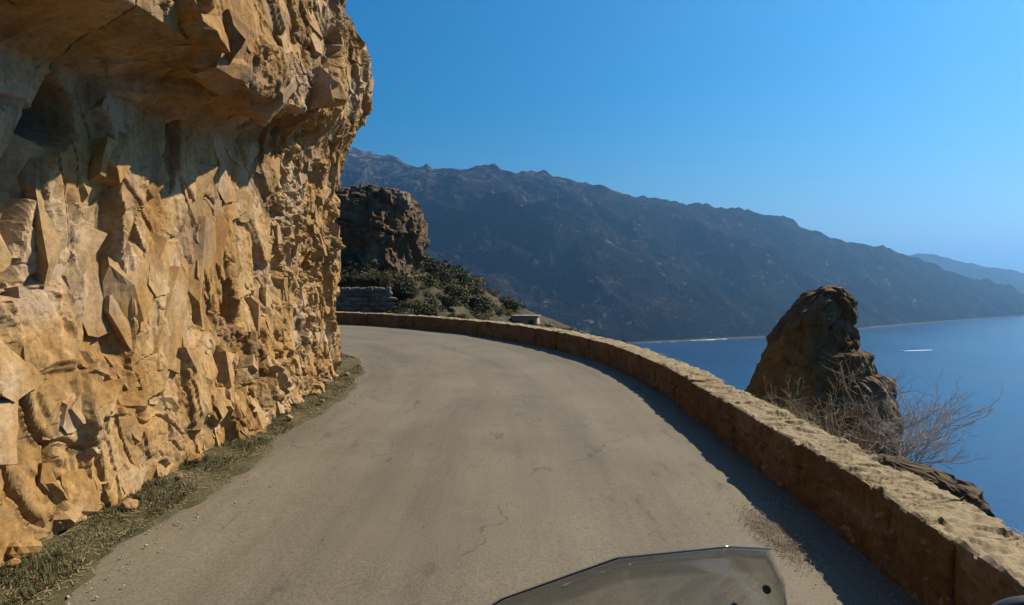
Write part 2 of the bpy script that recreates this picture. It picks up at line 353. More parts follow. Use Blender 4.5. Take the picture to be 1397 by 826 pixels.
# ---------------------------------------------------------------- mountains across the bay
def mountain(name, label, us, dc, dr, yr, back, amp, k, nu=560, nv=150, crag=1.0):
    u = np.linspace(us[0], us[-1], nu)
    DC = np.interp(u, us, dc); DR = np.interp(u, us, dr)
    YR = np.interp(u, us, yr)
    def sm(q, h): g = np.exp(-np.linspace(-2, 2, 2 * h + 1) ** 2); return np.convolve(np.pad(q, h, mode='reflect', reflect_type='odd'), g / g.sum(), 'valid')
    DC, DR, YR = sm(DC, 14), sm(DR, 30), sm(YR, 4)
    jag = fbm(np.stack([u * 0.03, u * 0, u * 0], 1), 5, k + 3, 0.66) * 4.2 + np.maximum(0, fbm(np.stack([u * 0.055, u * 0 + 5, u * 0], 1), 3, k + 6) - 0.3) * 6
    ZR = CAMZ + (YH - YR) * DR / F_PX; JZ = jag * crag * DR / F_PX
    t = np.concatenate([np.linspace(-0.06, 1, int(nv * 0.75)), np.linspace(1.01, 1 + back, nv - int(nv * 0.75))])
    U, Tt = np.meshgrid(np.arange(nu), t, indexing='ij')
    D = DC[U] + (DR - DC)[U] * Tt
    X = (u[U] - W_PX / 2) / F_PX * D
    tt = np.clip(Tt, 0, 1)
    shape = 0.35 * tt + 0.65 * tt ** 1.25 + 0.06 * np.clip(tt * 12, 0, 1) * (1 - tt)
    ZS = sm(ZR, 45); Zc = ZS[U] + (ZR - ZS)[U] * tt ** 5
    Z = SEA + (Zc - SEA) * shape
    Z = np.where(Tt < 0, SEA + Tt * 300, Z)
    Z = np.where(Tt > 1, ZR[U] - (Tt - 1) * (ZR[U] - SEA) * 0.9 / max(back, .1), Z)
    Z = Z + JZ[U] * np.exp(-((Tt - 1) / 0.035) ** 2)
    P = np.stack([X.ravel(), D.ravel(), np.zeros(X.size)], 1)
    P = P + 70 * np.stack([vnoise(P / 190, k + 50), vnoise(P / 190, k + 51), 0 * X.ravel()], 1); P[:, 1] += 0.35 * P[:, 0]
    w = (np.sin(np.clip(Tt, 0, 1) * math.pi) ** 0.7).ravel()
    gul = ridged(P / 330.0, 5, k) * 0.6 + ridged(P / 120.0, 3, k + 9) * 0.22
    rel = np.clip((ZR[U].ravel() - SEA) / 350, 0.15, 1.2)
    dz = amp * gul * w * rel + 5.0 * fbm(P / 28.0, 3, k + 20) * np.clip(Tt.ravel() * 8, 0, 1) * np.where(np.abs(Tt.ravel() - 1) < 0.02, 0.25, 1)
    Vv = np.stack([X.ravel(), D.ravel(), Z.ravel() + dz], 1)
    o = mesh_np(name, Vv, grid_faces(nu, len(t)), M['mountain'], None, False)
    return tag(o, label, kind='structure')
mountain('mountain', 'dark scrub covered mountain ridge falling to the bay',
         [-900, -300, 200, 480, 540, 600, 650, 700, 760, 850, 900, 980, 1060, 1110, 1150, 1178, 1240, 1290, 1340, 1397, 1460, 1560],
         [900, 900, 920, 960, 985, 1000, 1025, 1050, 1090, 1150, 1185, 1240, 1300, 1370, 1440, 1500, 1640, 1750, 1860, 1990, 2150, 2350],
         [2100, 2150, 2200, 2250, 2150, 1950, 1850, 1830, 1830, 1850, 1860, 1900, 1950, 2000, 2040, 2070, 2140, 2200, 2280, 2350, 2420, 2450],
         [190, 180, 190, 204, 217, 233, 226, 238, 241, 264, 271, 285, 297, 316, 331, 336, 350, 368, 386, 402, 420, 432], 0.5, 60, 100)
mountain('far_mountain', 'hazy distant headland behind the dark ridge',
         [1000, 1150, 1220, 1270, 1330, 1397, 1500, 1700, 1900], [3000] * 4 + [3100, 3250, 3400, 3700, 4000], [3900] * 5 + [4000, 4200, 4400, 4600],
         [362, 355, 350, 347, 361, 374, 383, 388, 390], 0.4, 45, 300, 220, 70, 0.3)

# ---------------------------------------------------------------- near hillside below the road and the headland beyond the bend
nx, ny = 300, 300
gx = np.linspace(-70, 130, nx); gy = np.concatenate([np.linspace(-60, 20, 90)[:-1], np.linspace(20, 100, 140)[:-1], np.linspace(100, 240, 72)])
ny = len(gy)
XX, YY = np.meshgrid(gx, gy, indexing='ij')
def hill_z(X, Y):
    o = outside(X, Y) - 2.6
    P = np.stack([X.ravel(), Y.ravel(), 0 * X.ravel()], 1)
    nz = fbm(P / 6, 4, 500).reshape(X.shape)
    z = np.where(o < 0, -0.35, -0.3 - 0.35 * np.clip(o, 0, 1.2) - 1.05 * np.clip(o - 1.2, 0, 400) + nz * np.clip(o, 0, 4) * 0.35)
    rx = [-70, -40, -22, -13, -11, -7, -4, -0.6, 4.4, 11.4, 20, 60, 130]
    rz = [16, 12, 6.0, 4.2, 3.6, 2.6, 0.7, -1.1, -2.9, -5.7, -11, -50, -122]
    ridge = np.interp(X, rx, rz)
    front = np.clip(60 - Y, 0, 100); backd = np.clip(Y - 62, 0, 300)
    hz = ridge - 0.085 * front - 0.010 * front ** 2 * sstep(-30, 10, X) - 0.95 * np.clip(backd - 3, 0, 400) + nz * 0.5
    hz = np.where(X < -6.5, np.minimum(hz, -1.3 + 9 * sstep(44.6, 48.5, Y) + 12 * sstep(-8.0, -6.5, X)), hz)
    z = np.maximum(z, hz)
    return np.where(o < 0.25, -0.35, z)
ZZ = np.maximum(hill_z(XX, YY), SEA - 3)
o = mesh_np('hillside', np.stack([XX.ravel(), YY.ravel(), ZZ.ravel()], 1), grid_faces(nx, ny), M['scrub_soil'], None, True)
tag(o, 'steep scrubby hillside dropping from the road to the sea', kind='structure')

# ---------------------------------------------------------------- road and verge
def strip(name, s, offs, zfun, mat, label):
    S, O = np.meshgrid(s, offs, indexing='ij'); x, y = path(S, O)
    V = np.stack([x.ravel(), y.ravel(), zfun(S, O, x, y).ravel()], 1)
    F = grid_faces(len(s), len(offs)); o = mesh_np(name, V, F, mat, None, True)
    uv = o.data.uv_layers.new(name='road_uv'); li = F.ravel()
    uv.data.foreach_set('uv', np.stack([O.ravel()[li], S.ravel()[li]], 1).astype(np.float32).ravel())      # u across, v along, in metres
    return tag(o, label, kind='structure')
ss = np.concatenate([np.linspace(-14, 0, 20)[:-1], np.linspace(0, 12, 160)[:-1], np.linspace(12, 62, 140)])
strip('road', ss, np.linspace(-2.6, 2.55, 30), lambda S, O, x, y: 0.012 * fbm(np.stack([x.ravel(), y.ravel(), 0 * x.ravel()], 1) / 2.2, 3, 600).reshape(x.shape) - 0.004 * (O / 2.4) ** 2, M['asphalt'],
      'worn grey brown asphalt road bending left')
def vz(S, O, x, y):
    P = np.stack([x.ravel(), y.ravel(), 0 * x.ravel()], 1)
    n1 = fbm(P * 1.3, 4, 610).reshape(x.shape); n2 = fbm(P * 7, 3, 611).reshape(x.shape)
    d = (-2.36 + 0.13 * n1) - O                # distance inside the verge from the ragged asphalt edge
    return np.where(d > 0, 0.02 + 0.05 * np.clip(d / 0.5, 0, 1) + 0.012 * n2, -0.03 + 0.25 * np.clip(d, -0.2, 0))
strip('verge', ss, np.linspace(-3.6, -2.1, 60), vz, M['verge'], 'rough grassy verge between asphalt and rock face')

# ---------------------------------------------------------------- the cliff on the inside of the bend
bp = np.array([(-3.5, -9), (-3.1, -4), (-2.95, 0), (-2.9, 3), (-2.9, 6), (-2.9, 8), (-2.84, 9.5), (-2.95, 10.35), (-3.8, 11.6), (-5.6, 13.6), (-8.5, 16.2), (-13, 18.2), (-22, 18.6)], float)
tt = np.linspace(0, len(bp) - 1, 3000)
bx, by = np.interp(tt, range(len(bp)), bp[:, 0]), np.interp(tt, range(len(bp)), bp[:, 1])
al = np.concatenate([[0], np.cumsum(np.hypot(np.diff(bx), np.diff(by)))])
sa = np.linspace(0, al[-1], 3000); bx, by = np.interp(sa, al, bx), np.interp(sa, al, by)
ker = np.exp(-np.linspace(-2, 2, 61) ** 2); ker /= ker.sum()
bx, by = (np.convolve(np.pad(q, 30, mode='reflect', reflect_type='odd'), ker, 'valid') for q in (bx, by))
def s_of_y(y): return sa[np.argmin(np.abs(by - y))]
# columns: fine where seen
yk = [s_of_y(-8.5), s_of_y(2.2), s_of_y(3.2), s_of_y(11.0), s_of_y(12.5), sa[-1] - .1]
cols = np.concatenate([np.linspace(yk[0], yk[1], 50)[:-1], np.linspace(yk[1], yk[2], 45)[:-1]])
s = yk[2]
fine = []
while s < yk[3]:
    fine.append(s); s += 0.0125 + 0.0014 * max(0, s - yk[2])
cols = np.concatenate([cols, fine, np.linspace(yk[3], yk[4], 50)[:-1], np.linspace(yk[4], yk[5], 50)])
cx, cy = np.interp(cols, sa, bx), np.interp(cols, sa, by)
tx, ty = np.gradient(bx, sa), np.gradient(by, sa)
nxn, nyn = np.interp(cols, sa, ty), np.interp(cols, sa, -tx); ln = np.hypot(nxn, nyn); nxn /= ln; nyn /= ln
PK = {  # y of base line: profile (p towards the road, z)
 -9.: [(.15, -.3), (.08, .1), (.0, .7), (-.1, 1.5), (-.12, 2.3), (-.05, 2.9), (.35, 3.15), (.7, 3.35), (.75, 3.9), (.6, 5.0), (.1, 6.4), (-1.2, 8.0), (-4, 9.2), (-10, 11)],
 2.5: [(.15, -.3), (.08, .1), (.0, .7), (-.08, 1.5), (-.1, 2.3), (-.05, 3.0), (.20, 3.08), (.74, 3.18), (.80, 3.5), (.65, 4.8), (.1, 6.4), (-1.2, 8.0), (-4, 9.2), (-10, 11)],
 5.8: [(.18, -.3), (.12, .1), (.03, .6), (-.05, 1.4), (-.08, 2.2), (-.06, 3.02), (.14, 3.13), (.76, 3.25), (.83, 3.5), (.66, 4.7), (.2, 6.0), (-.9, 7.2), (-4, 8.6), (-10, 10)],
 7.4: [(.22, -.3), (.14, .1), (.04, .6), (-.02, 1.4), (-.04, 2.3), (-.02, 3.2), (.10, 3.42), (.62, 3.58), (.72, 3.85), (.6, 4.8), (.4, 5.6), (0.0, 6.3), (-1.6, 7.0), (-10, 8.6)],
 9.0: [(.15, -.3), (.1, .1), (.02, .6), (.0, 1.4), (.02, 2.3), (.05, 3.0), (.14, 3.5), (.38, 3.9), (.50, 4.3), (.50, 5.0), (.44, 5.35), (.15, 5.75), (-.6, 6.2), (-10, 7.6)],
 10.4: [(.1, -.3), (.05, .1), (.02, .6), (.0, 1.4), (.0, 2.3), (.05, 3.0), (.16, 3.6), (.38, 3.95), (.52, 4.3), (.54, 5.0), (.48, 5.3), (.15, 5.6), (-.4, 5.9), (-10, 7.4)],
 13.: [(.2, -.3), (.1, .1), (.0, .7), (-.2, 1.5), (-.3, 2.3), (-.3, 3.0), (-.3, 3.6), (-.3, 4.1), (-.4, 4.6), (-.5, 5.1), (-.7, 5.6), (-1.2, 6.2), (-3, 7.0), (-9, 8.0)],
 19.: [(.2, -.3), (.1, .1), (.0, .7), (-.2, 1.5), (-.4, 2.3), (-.5, 3.0), (-.6, 3.6), (-.7, 4.1), (-.9, 4.6), (-1.1, 5.1), (-1.4, 5.6), (-2., 6.2), (-4, 7.0), (-9, 8.0)]}
yks = sorted(PK); arr = np.array([PK[y] for y in yks])            # keys x points x 2
sk = [s_of_y(y) if y < 18 else sa[-1] for y in yks]
NR = 760
prof = np.zeros((len(cols), NR, 2))
q = np.linspace(0, 1, NR); q = np.where(q < 0.9, q / 0.9 * 0.44, 0.44 + (q - 0.9) / 0.1 * 0.56)
for i, c in enumerate(cols):
    pp = np.stack([[np.interp(c, sk, arr[:, j, d]) for d in (0, 1)] for j in range(arr.shape[1])])
    tq = np.linspace(0, len(pp) - 1, 200)
    fp = np.stack([np.interp(tq, range(len(pp)), pp[:, d]) for d in (0, 1)], 1)
    fp[1:-1] = np.stack([np.convolve(fp[:, d], np.ones(3) / 3, 'valid') for d in (0, 1)], 1)
    L = np.concatenate([[0], np.cumsum(np.hypot(*np.diff(fp, axis=0).T))]); L /= L[-1]
    prof[i, :, 0] = np.interp(q, L, fp[:, 0]); prof[i, :, 1] = np.interp(q, L, fp[:, 1])
BX = cx[:, None] + nxn[:, None] * prof[:, :, 0]; BY = cy[:, None] + nyn[:, None] * prof[:, :, 0]; BZ = prof[:, :, 1]
B = np.stack([BX, BY, BZ], 2)
du = np.gradient(B, axis=0); dv = np.gradient(B, axis=1)
N = np.cross(du, dv); N /= (np.linalg.norm(N, axis=2, keepdims=True) + 1e-9)
if N[len(cols) // 2, 100, 0] < 0: N = -N
Pf = B.reshape(-1, 3)
y_, z_ = Pf[:, 1], Pf[:, 2]
roof = sstep(2.2, 2.6, z_) * (1 - sstep(3.22, 3.42, z_)) * (1 - sstep(6.2, 7.4, y_))            # sheltered smooth rock under the overhang
corner = sstep(6.8, 9.0, y_)
rubble = sstep(0.15, 0.55, fbm(Pf * np.array([0.9, 0.9, 0.7]), 3, 70) + 0.35 * corner)            # patches of broken rock between broad slabs
lower = (1 - sstep(0.9, 1.5, z_ + 0.3 * vnoise(Pf * 0.8, 71))) * (1 - 0.5 * corner)                # stacked angular blocks low on the face
big = rock_disp(Pf, (0.075, 0.046), (1.35, 0.55), 0, 0.9, 0.62, 0.050, 0.022, 0.05, 6)
blocks = rock_disp(Pf, (0.046,), (0.33,), 50, 0.9, 0.8, 0.024, 0.016, 0.04, 6)
grain = rock_disp(Pf, (0.022, 0.010), (0.16, 0.085), 110, 0.8, 0.8, 0.022, 0.016, 0.06, 4)
fine_rubble = rock_disp(Pf, (0.055, 0.028), (0.24, 0.11), 150, 0.8, 0.7, 0.026, 0.018, 0.08, 4)
dsp = big * (1 - 0.35 * roof) + blocks * (0.2 + 0.3 * lower + 0.2 * corner) * (1 - 0.5 * roof) + grain * (0.38 + 0.4 * rubble + 0.3 * corner) * (1 - 0.3 * roof) + fine_rubble * rubble * (0.6 + 0.5 * corner) * (1 - roof)
_, edge1, cell1 = facets(Pf, (1 / 1.35, 1 / 1.35, 0.62 / 1.35), 1.25, 0, 0.05, 0.03, 6)
yy, zz = Pf[:, 1], Pf[:, 2]
# crevices and pockets that the rock face shows
jagged = 0.05 * facets(Pf, (5, 5, 3), 1.0, 77, 0.05, 0.1, 6)[0]
def slot(y0, z0, y1, z1, w, depth):
    t = np.clip(((yy - y0) * (y1 - y0) + (zz - z0) * (z1 - z0)) / ((y1 - y0) ** 2 + (z1 - z0) ** 2), 0, 1)
    d = np.hypot(yy - (y0 + t * (y1 - y0)), zz - (z0 + t * (z1 - z0))) + jagged
    return depth * (1 - sstep(w * 0.35, w * 1.15, d))
dsp0 = dsp.copy()
dsp -= slot(4.12, 2.8, 3.98, 2.6, .14, .36) + slot(3.98, 2.6, 3.62, 1.75, .15, .42)
dsp -= slot(5.44, 2.95, 5.42, 2.45, .075, .25) + slot(6.42, 1.5, 6.46, 1.25, .13, .30) + slot(4.78, 1.98, 4.9, 1.86, .06, .16)
dsp -= slot(8.3, 4.35, 8.5, 4.75, .26, .36) + slot(7.1, 0.55, 7.25, 0.52, .07, .18)
dsp += 0.14 * np.exp(-(((yy - 4.3) / .35) ** 2 + ((zz - 2.35) / .5) ** 2)) + 0.10 * np.exp(-(((yy - 7.4) / .5) ** 2 + ((zz - .45) / .4) ** 2))
VC = Pf + N.reshape(-1, 3) * dsp[:, None]
FC = grid_faces(len(cols), NR)
cid = (cell1[:, 0] * 7919 + cell1[:, 1] * 104729 + cell1[:, 2] * 1299709)
fcell = cid[FC[:, 0]]; fy = Pf[FC[:, 0], 1]; fz = Pf[FC[:, 0], 2]; fcol = FC[:, 0] // NR
shown = (fcol > 45) & (cols[fcol] < yk[4]) & (fz < 6.9)
def submesh(name, mask, parent):
    f = FC[mask]; ids, inv = np.unique(f, return_inverse=True)
    return mesh_np(name, VC[ids], inv.reshape(-1, 4), M['cliff'], parent, False)
uq, cnt = np.unique(fcell[shown], return_counts=True)
big = uq[cnt > 500]
isbig = shown & np.isin(fcell, big)
cliff = submesh('cliff', ~isbig, None)
tag(cliff, 'sunlit ochre rock cliff overhanging the inside of the bend', kind='structure')
for u_ in big: submesh('rock_slab', isbig & (fcell == u_), cliff)

# angular blocks broken out along the joints of the rock
import bmesh
from mathutils import Matrix, Euler, Vector
def cut_block(seed):
    r = random.Random(seed); bm = bmesh.new(); bmesh.ops.create_cube(bm, size=1.0)
    for v in bm.verts: v.co += Vector((r.uniform(-.10, .10), r.uniform(-.08, .08), r.uniform(-.10, .10)))
    for _ in range(r.choice([3, 4, 5, 6])):
        n = Vector((r.choice([-1, 1]) * r.uniform(.15, 1), r.uniform(-.2, 1), r.choice([-1, 1]) * r.uniform(.15, 1))).normalized()
        d = r.uniform(.30, .50)
        g = bm.verts[:] + bm.edges[:] + bm.faces[:]
        res = bmesh.ops.bisect_plane(bm, geom=g, plane_co=n * d, plane_no=n, clear_outer=True)
        ed = [e for e in res['geom_cut'] if isinstance(e, bmesh.types.BMEdge)]
        if ed: bmesh.ops.edgeloop_fill(bm, edges=ed)
    bmesh.ops.triangulate(bm, faces=bm.faces[:])
    for _ in range(2):       # long edges are split so that faces and arrises can be roughened
        bmesh.ops.subdivide_edges(bm, edges=[e for e in bm.edges if e.calc_length() > .22], cuts=1, use_grid_fill=False)
        bmesh.ops.triangulate(bm, faces=bm.faces[:])
    bmesh.ops.recalc_face_normals(bm, faces=bm.faces[:]); bm.normal_update()
    cs_ = np.array([v.co[:] for v in bm.verts]); nz_ = .030 * vnoise(cs_ * 4.5 + seed, 3) + .016 * vnoise(cs_ * 11 + seed, 4)
    for v, d_ in zip(bm.verts, nz_): v.co += v.normal * float(d_)
    me = bpy.data.meshes.new('rock_block'); bm.to_mesh(me); bm.free(); me.materials.append(M['cliff']); return me
BP = [cut_block(500 + i) for i in range(40)]
VCg = VC.reshape(len(cols), NR, 3); Ng = N; holes = (dsp0 - dsp).reshape(len(cols), NR)
UT = np.gradient(B, axis=1); UT /= np.linalg.norm(UT, axis=2, keepdims=True) + 1e-9
rb = random.Random(41); placed = []
yc_ = cy
def try_block(y0, z0, size, prot):
    i = int(np.argmin(np.abs(yc_ - y0) + (cols > yk[3] + .6) * 9)); j = int(np.argmin(np.abs(BZ[i] - z0) + (np.arange(NR) > NR * .93) * 9))
    h = holes[max(0, i - 8):i + 9:4, max(0, j - 12):min(NR, j + 13):6]
    if h.size and h.max() > .06: return
    P, n_, u_ = VCg[i, j], Ng[i, j], UT[i, j]; t_ = np.cross(n_, u_); t_ /= np.linalg.norm(t_)
    a, b_, c = size
    m = Matrix((t_, n_, u_)).transposed().to_4x4()
    m = m @ Euler((rb.gauss(0, .06), R(-8) + rb.gauss(0, .12), rb.gauss(0, .07))).to_matrix().to_4x4()
    ctr = Vector(P + n_ * (prot - c / 2))
    placed.append((a * b_ / max(P[1], 1.0) ** 2, Matrix.Translation(ctr) @ m @ Matrix.Diagonal((a, c, b_, 1))))
for _ in range(1350):
    y0 = 3.0 + 7.7 * rb.random() ** 1.15; z0 = -.05 + 6.0 * rb.random() ** 1.25
    cn = min(1, max(0, (y0 - 6.8) / 2)); low = z0 < 1.25 + .25 * math.sin(y0 * 2.1); under = 2.3 < z0 < 3.35 and y0 < 7
    if under:
        k_ = rb.uniform(.25, .65); sz = (k_ * rb.uniform(.8, 1.3), k_ * rb.uniform(.7, 1.2), .3); pr = rb.uniform(-.05, .03)
    elif 3.3 < z0 < 4.3 and y0 < 7: k_ = rb.uniform(.14, .34); sz = (k_ * rb.uniform(.8, 1.4), k_ * rb.uniform(.7, 1.2), .3); pr = rb.uniform(-.05, .02)
    elif low: k_ = rb.uniform(.14, .40) * (1 - .25 * cn); sz = (k_ * rb.uniform(.8, 1.5), k_ * rb.uniform(.7, 1.3), rb.uniform(.25, .4)); pr = rb.uniform(-.05, .028)
    elif cn > .4: k_ = rb.uniform(.12, .32); sz = (k_ * rb.uniform(.7, 1.3), k_ * rb.uniform(.8, 1.8), rb.uniform(.25, .4)); pr = rb.uniform(-.05, .045)
    else:
        k_ = rb.uniform(.25, .75); sz = (k_ * rb.uniform(.6, 1.1), k_ * rb.uniform(1.0, 1.7), rb.uniform(.25, .4)); pr = rb.uniform(-.06, .014)
    try_block(y0, z0, sz, pr)
placed.sort(key=lambda q_: -q_[0])
for i, (_, mt) in enumerate(placed[:300]):
    ob = link('rock_block', BP[i % 40], None, cliff); ob.matrix_world = mt
rest = bmesh.new()
for i, (_, mt) in enumerate(placed[300:]):
    me = BP[i % 40].copy(); me.transform(mt); rest.from_mesh(me); bpy.data.meshes.remove(me)
me = bpy.data.meshes.new('rock_rubble'); rest.to_mesh(me); rest.free()
tag(link('rock_rubble', me, M['cliff'], cliff), kind='stuff')

# fallen stones at the foot of the cliff
def stone_mesh(name, size, k, sub=10):
    th = np.linspace(0, math.pi, sub); ph = np.linspace(0, 2 * math.pi, sub * 2 + 1)[:-1]
    A, Bp = np.meshgrid(th, ph, indexing='ij')
    P = np.stack([np.sin(A) * np.cos(Bp), np.sin(A) * np.sin(Bp), np.cos(A)], 2).reshape(-1, 3)
    P = np.sign(P) * np.abs(P) ** 0.75
    v, e, _ = facets(P + k * 3.7, (1.1, 1.1, 1.1), 0.8, 900 + k, 0.1)
    P = P * (1 + 0.16 * v + 0.05 * vnoise(P * 4, 901 + k))[:, None] * np.asarray(size)
    n_ph = len(ph); a = np.arange(sub * n_ph).reshape(sub, n_ph); b2 = np.roll(a, -1, axis=1)
    f = np.stack([a[:-1].ravel(), a[1:].ravel(), b2[1:].ravel(), b2[:-1].ravel()], 1)
    me = bpy.data.meshes.new(name); me.from_pydata(P.tolist(), [], f.tolist()); me.validate(); me.update(); return me
protos = [stone_mesh('fallen_stone', (1, 0.8 + 0.1 * (k % 3), 0.6), k, 8) for k in range(6)]
for p in protos: p.materials.append(M['cliff'])
for i in range(16):
    y_ = random.uniform(3.0, 10.6) if i < 14 else random.uniform(-3, 3)
    x_ = -2.9 + random.uniform(0.05, 0.5) * random.random() + 0.06
    r_ = random.choice([.03, .035, .04, .05, .06, .09])
    st = bpy.data.objects.new('fallen_stone', protos[i % 6]); COL.objects.link(st)
    st.location = (x_, y_, 0.07 + r_ * .25); st.scale = (r_, r_, r_); st.rotation_euler = (random.uniform(-.4, .4), random.uniform(-.4, .4), random.uniform(0, 6.28))
    tag(st, ('fist sized' if r_ > .045 else 'pebble sized') + ' ochre stone fallen on the verge below the rock face', 'stone', ('fist sized' if r_ > .045 else 'pebble sized') + ' stones along the foot of the cliff')

# ---------------------------------------------------------------- low parapet wall on the outside of the bend
WIN, WTH, WH = 2.14, 0.40, 0.42
par = empty('parapet_wall', (2.3, 4, 0))
tag(par, 'low ochre stone parapet wall curving round the outside of the bend', 'wall')
def wall_block(name, s0, s1, o0, o1, z0, z1, res, mat, parent, k, amp=0.015, skew=0.0):
    """a stone: box on the curved path, rounded and roughened"""
    ns = max(3, int((s1 - s0) / res) + 2); no = max(3, int((o1 - o0) / res) + 2); nz = max(3, int((z1 - z0) / res) + 2)
    faces_v = []; Fs = []; base = 0
    def face(A, Bq, fn):
        nonlocal base
        a, b_ = np.meshgrid(A, Bq, indexing='ij'); faces_v.append(fn(a.ravel(), b_.ravel())); Fs.append(grid_faces(len(A), len(Bq)) + base); base += a.size
    S_, O_, Z_ = np.linspace(0, 1, ns), np.linspace(0, 1, no), np.linspace(0, 1, nz)
    face(S_, O_, lambda a, b_: np.stack([a, b_, a * 0 + 1], 1)); face(O_, S_, lambda a, b_: np.stack([b_, a, a * 0], 1))
    face(Z_, S_, lambda a, b_: np.stack([b_, a * 0, a], 1)); face(S_, Z_, lambda a, b_: np.stack([a, b_ * 0 + 1, b_], 1))
    face(O_, Z_, lambda a, b_: np.stack([a * 0, a, b_], 1)); face(Z_, O_, lambda a, b_: np.stack([a * 0 + 1, b_, a], 1))
    Q = np.concatenate(faces_v); F = np.concatenate(Fs)
    sz = np.array([s1 - s0, o1 - o0, z1 - z0]); H = sz / 2
    L = (Q - 0.5) * sz
    r = min(0.03, H.min() * 0.5)
    inner = np.clip(L, -(H - r), H - r); d = L - inner; ln_ = np.linalg.norm(d, axis=1, keepdims=True)
    L = np.where(ln_ > 1e-9, inner + d / np.maximum(ln_, 1e-9) * np.minimum(ln_, r), L)
    c = np.array([(s0 + s1) / 2, (o0 + o1) / 2, (z0 + z1) / 2])
    P = L + c
    nrm = L / H; nrm = nrm * (np.abs(nrm) > 0.9); nrm /= np.maximum(np.linalg.norm(nrm, axis=1, keepdims=True), 1e-6)
    v1, e1, _ = facets(P + k * 1.3, (7, 7, 9), 0.8, 950, 0.3)
    dd = amp * v1 + amp * 0.9 * fbm((P + k) * 11, 3, 960) + amp * 0.7 * fbm((P + k) * 3.1, 2, 961)
    P = P + nrm * dd[:, None]; P[:, 1] += skew * (P[:, 0] - c[0])
    P[:, 1] -= 0.13 * (1 - sstep(1.9, 4.2, P[:, 0]))
    x, y = path(P[:, 0], P[:, 1])
    return mesh_np(name, np.stack([x, y, P[:, 2]], 1), F, mat, parent, False)
# mortar core
cs = np.linspace(-8, 46, 200); core = []
ring = [(WIN + .022, -.3), (WIN + .022, WH - .025), (WIN + WTH - .022, WH - .025), (WIN + WTH - .022, -.9)]
CV = []
for o_, z_ in ring:
    x, y = path(cs, cs * 0 + o_ - 0.13 * (1 - sstep(1.9, 4.2, cs))); CV.append(np.stack([x, y, cs * 0 + z_], 1))
CV = np.stack(CV, 1); a = np.arange(len(cs) * 4).reshape(-1, 4)
CF = np.concatenate([np.stack([a[:-1, j], a[1:, j], a[1:, j + 1], a[:-1, j + 1]], 1) for j in range(3)])
co = mesh_np('mortar_core', CV.reshape(-1, 3), CF, M['mortar'], par)
s = -7.5; k = 0
joints = [2.36, 2.87, 3.42, 3.98, 4.75, 5.3, 6.05]
while s < 45:
    ln_ = random.uniform(.8, 1.7) if s > 6 else random.uniform(.6, 1.0)
    nxt = s + ln_
    if s < 2.36 < nxt + .25: nxt = 2.36
    if 2.3 < s < 6.0: nxt = joints[joints.index(min(joints, key=lambda q_: abs(q_ - s))) + 1]
    near = 1.2 < s < 9
    res = 0.022 if 1.5 < s < 5.5 else 0.035 if near else 0.10 if s < 26 else 0.16
    jh = random.uniform(-.011, .011); jo = random.uniform(-.013, .013); g = 0.005
    if s < 2.35: jh -= 0.025; jo -= 0.02; g = 0.009
    mid = WH * random.uniform(.42, .58)
    if 3.3 < s < 26 and random.random() < .3:
        wall_block('stone', s + g, nxt - g, WIN + jo * .6, WIN + WTH, -.12, mid - .005, res, M['wallstone'], par, k)
        wall_block('stone', s + g, nxt - g, WIN + jo, WIN + WTH + jo, mid + .005, WH + jh, res, M['wallstone'], par, k + 300, skew=random.uniform(-.02, .02))
    else:
        wall_block('stone', s + g, nxt - g, WIN + jo, WIN + WTH + jo, -.12, WH + jh, res, M['wallstone'], par, k, skew=random.uniform(-.03, .03))
    s = nxt; k += 1

for c_ in par.children: c_.location = (-2.3, -4, 0)

# ---------------------------------------------------------------- rocks: pinnacle, outcrop, crag
def column_rock(name, levels, mat, amps, sizes, k, label, cat, nth=220, nz=200, top_round=True, parent=None, stretch=.7):
    """levels: (z, x_left, x_right, y_centre, y_half)"""
    lv = np.array(sorted(levels)); z = np.linspace(lv[0, 0], lv[-1, 0], nz)
    xl, xr, yc, yhf = (np.interp(z, lv[:, 0], lv[:, j]) for j in (1, 2, 3, 4))
    kz = np.ones(5) / 5
    th = np.linspace(0, 2 * math.pi, nth + 1)[:-1]
    TH, ZI = np.meshgrid(th, np.arange(nz), indexing='ij')
    c, s_ = np.cos(TH), np.sin(TH); sq = lambda v: np.sign(v) * np.abs(v) ** 0.8
    X = ((xl + xr) / 2)[ZI] + ((xr - xl) / 2)[ZI] * sq(c); Y = yc[ZI] + yhf[ZI] * sq(s_)
    P = np.stack([X.ravel(), Y.ravel(), z[ZI].ravel()], 1)
    nrm = np.stack([c.ravel(), s_.ravel(), 0 * c.ravel() + 0.25], 1); nrm /= np.linalg.norm(nrm, axis=1, keepdims=True)
    V = P + nrm * rock_disp(P, amps, sizes, k, 0.8, stretch, 0.05 * sizes[0], 0.03 * sizes[0], 0.05, 6)[:, None]
    a = np.arange(nth * nz).reshape(nth, nz); b_ = np.roll(a, -1, axis=0)
    F = np.stack([a[:, :-1].ravel(), b_[:, :-1].ravel(), b_[:, 1:].ravel(), a[:, 1:].ravel()], 1)
    topi = len(V); tc = V.reshape(nth, nz, 3)[:, -1].mean(0) + np.array([0, 0, .03])
    V = np.concatenate([V, [tc]]); F = np.concatenate([F, np.stack([a[:, -1], b_[:, -1], np.full(nth, topi), np.full(nth, topi)], 1)])
    me = None
    o = mesh_np(name, V, F[:-nth], mat, parent, False)
    # cap
    tri = np.stack([a[:, -1], b_[:, -1], np.full(nth, topi)], 1)
    bpy.data.meshes.remove(o.data) if False else None
    me = bpy.data.meshes.new(name); me.from_pydata(V.tolist(), [], F[:-nth].tolist() + tri.tolist()); me.update()
    me.materials.append(mat); o.data = me
    return tag(o, label, cat)
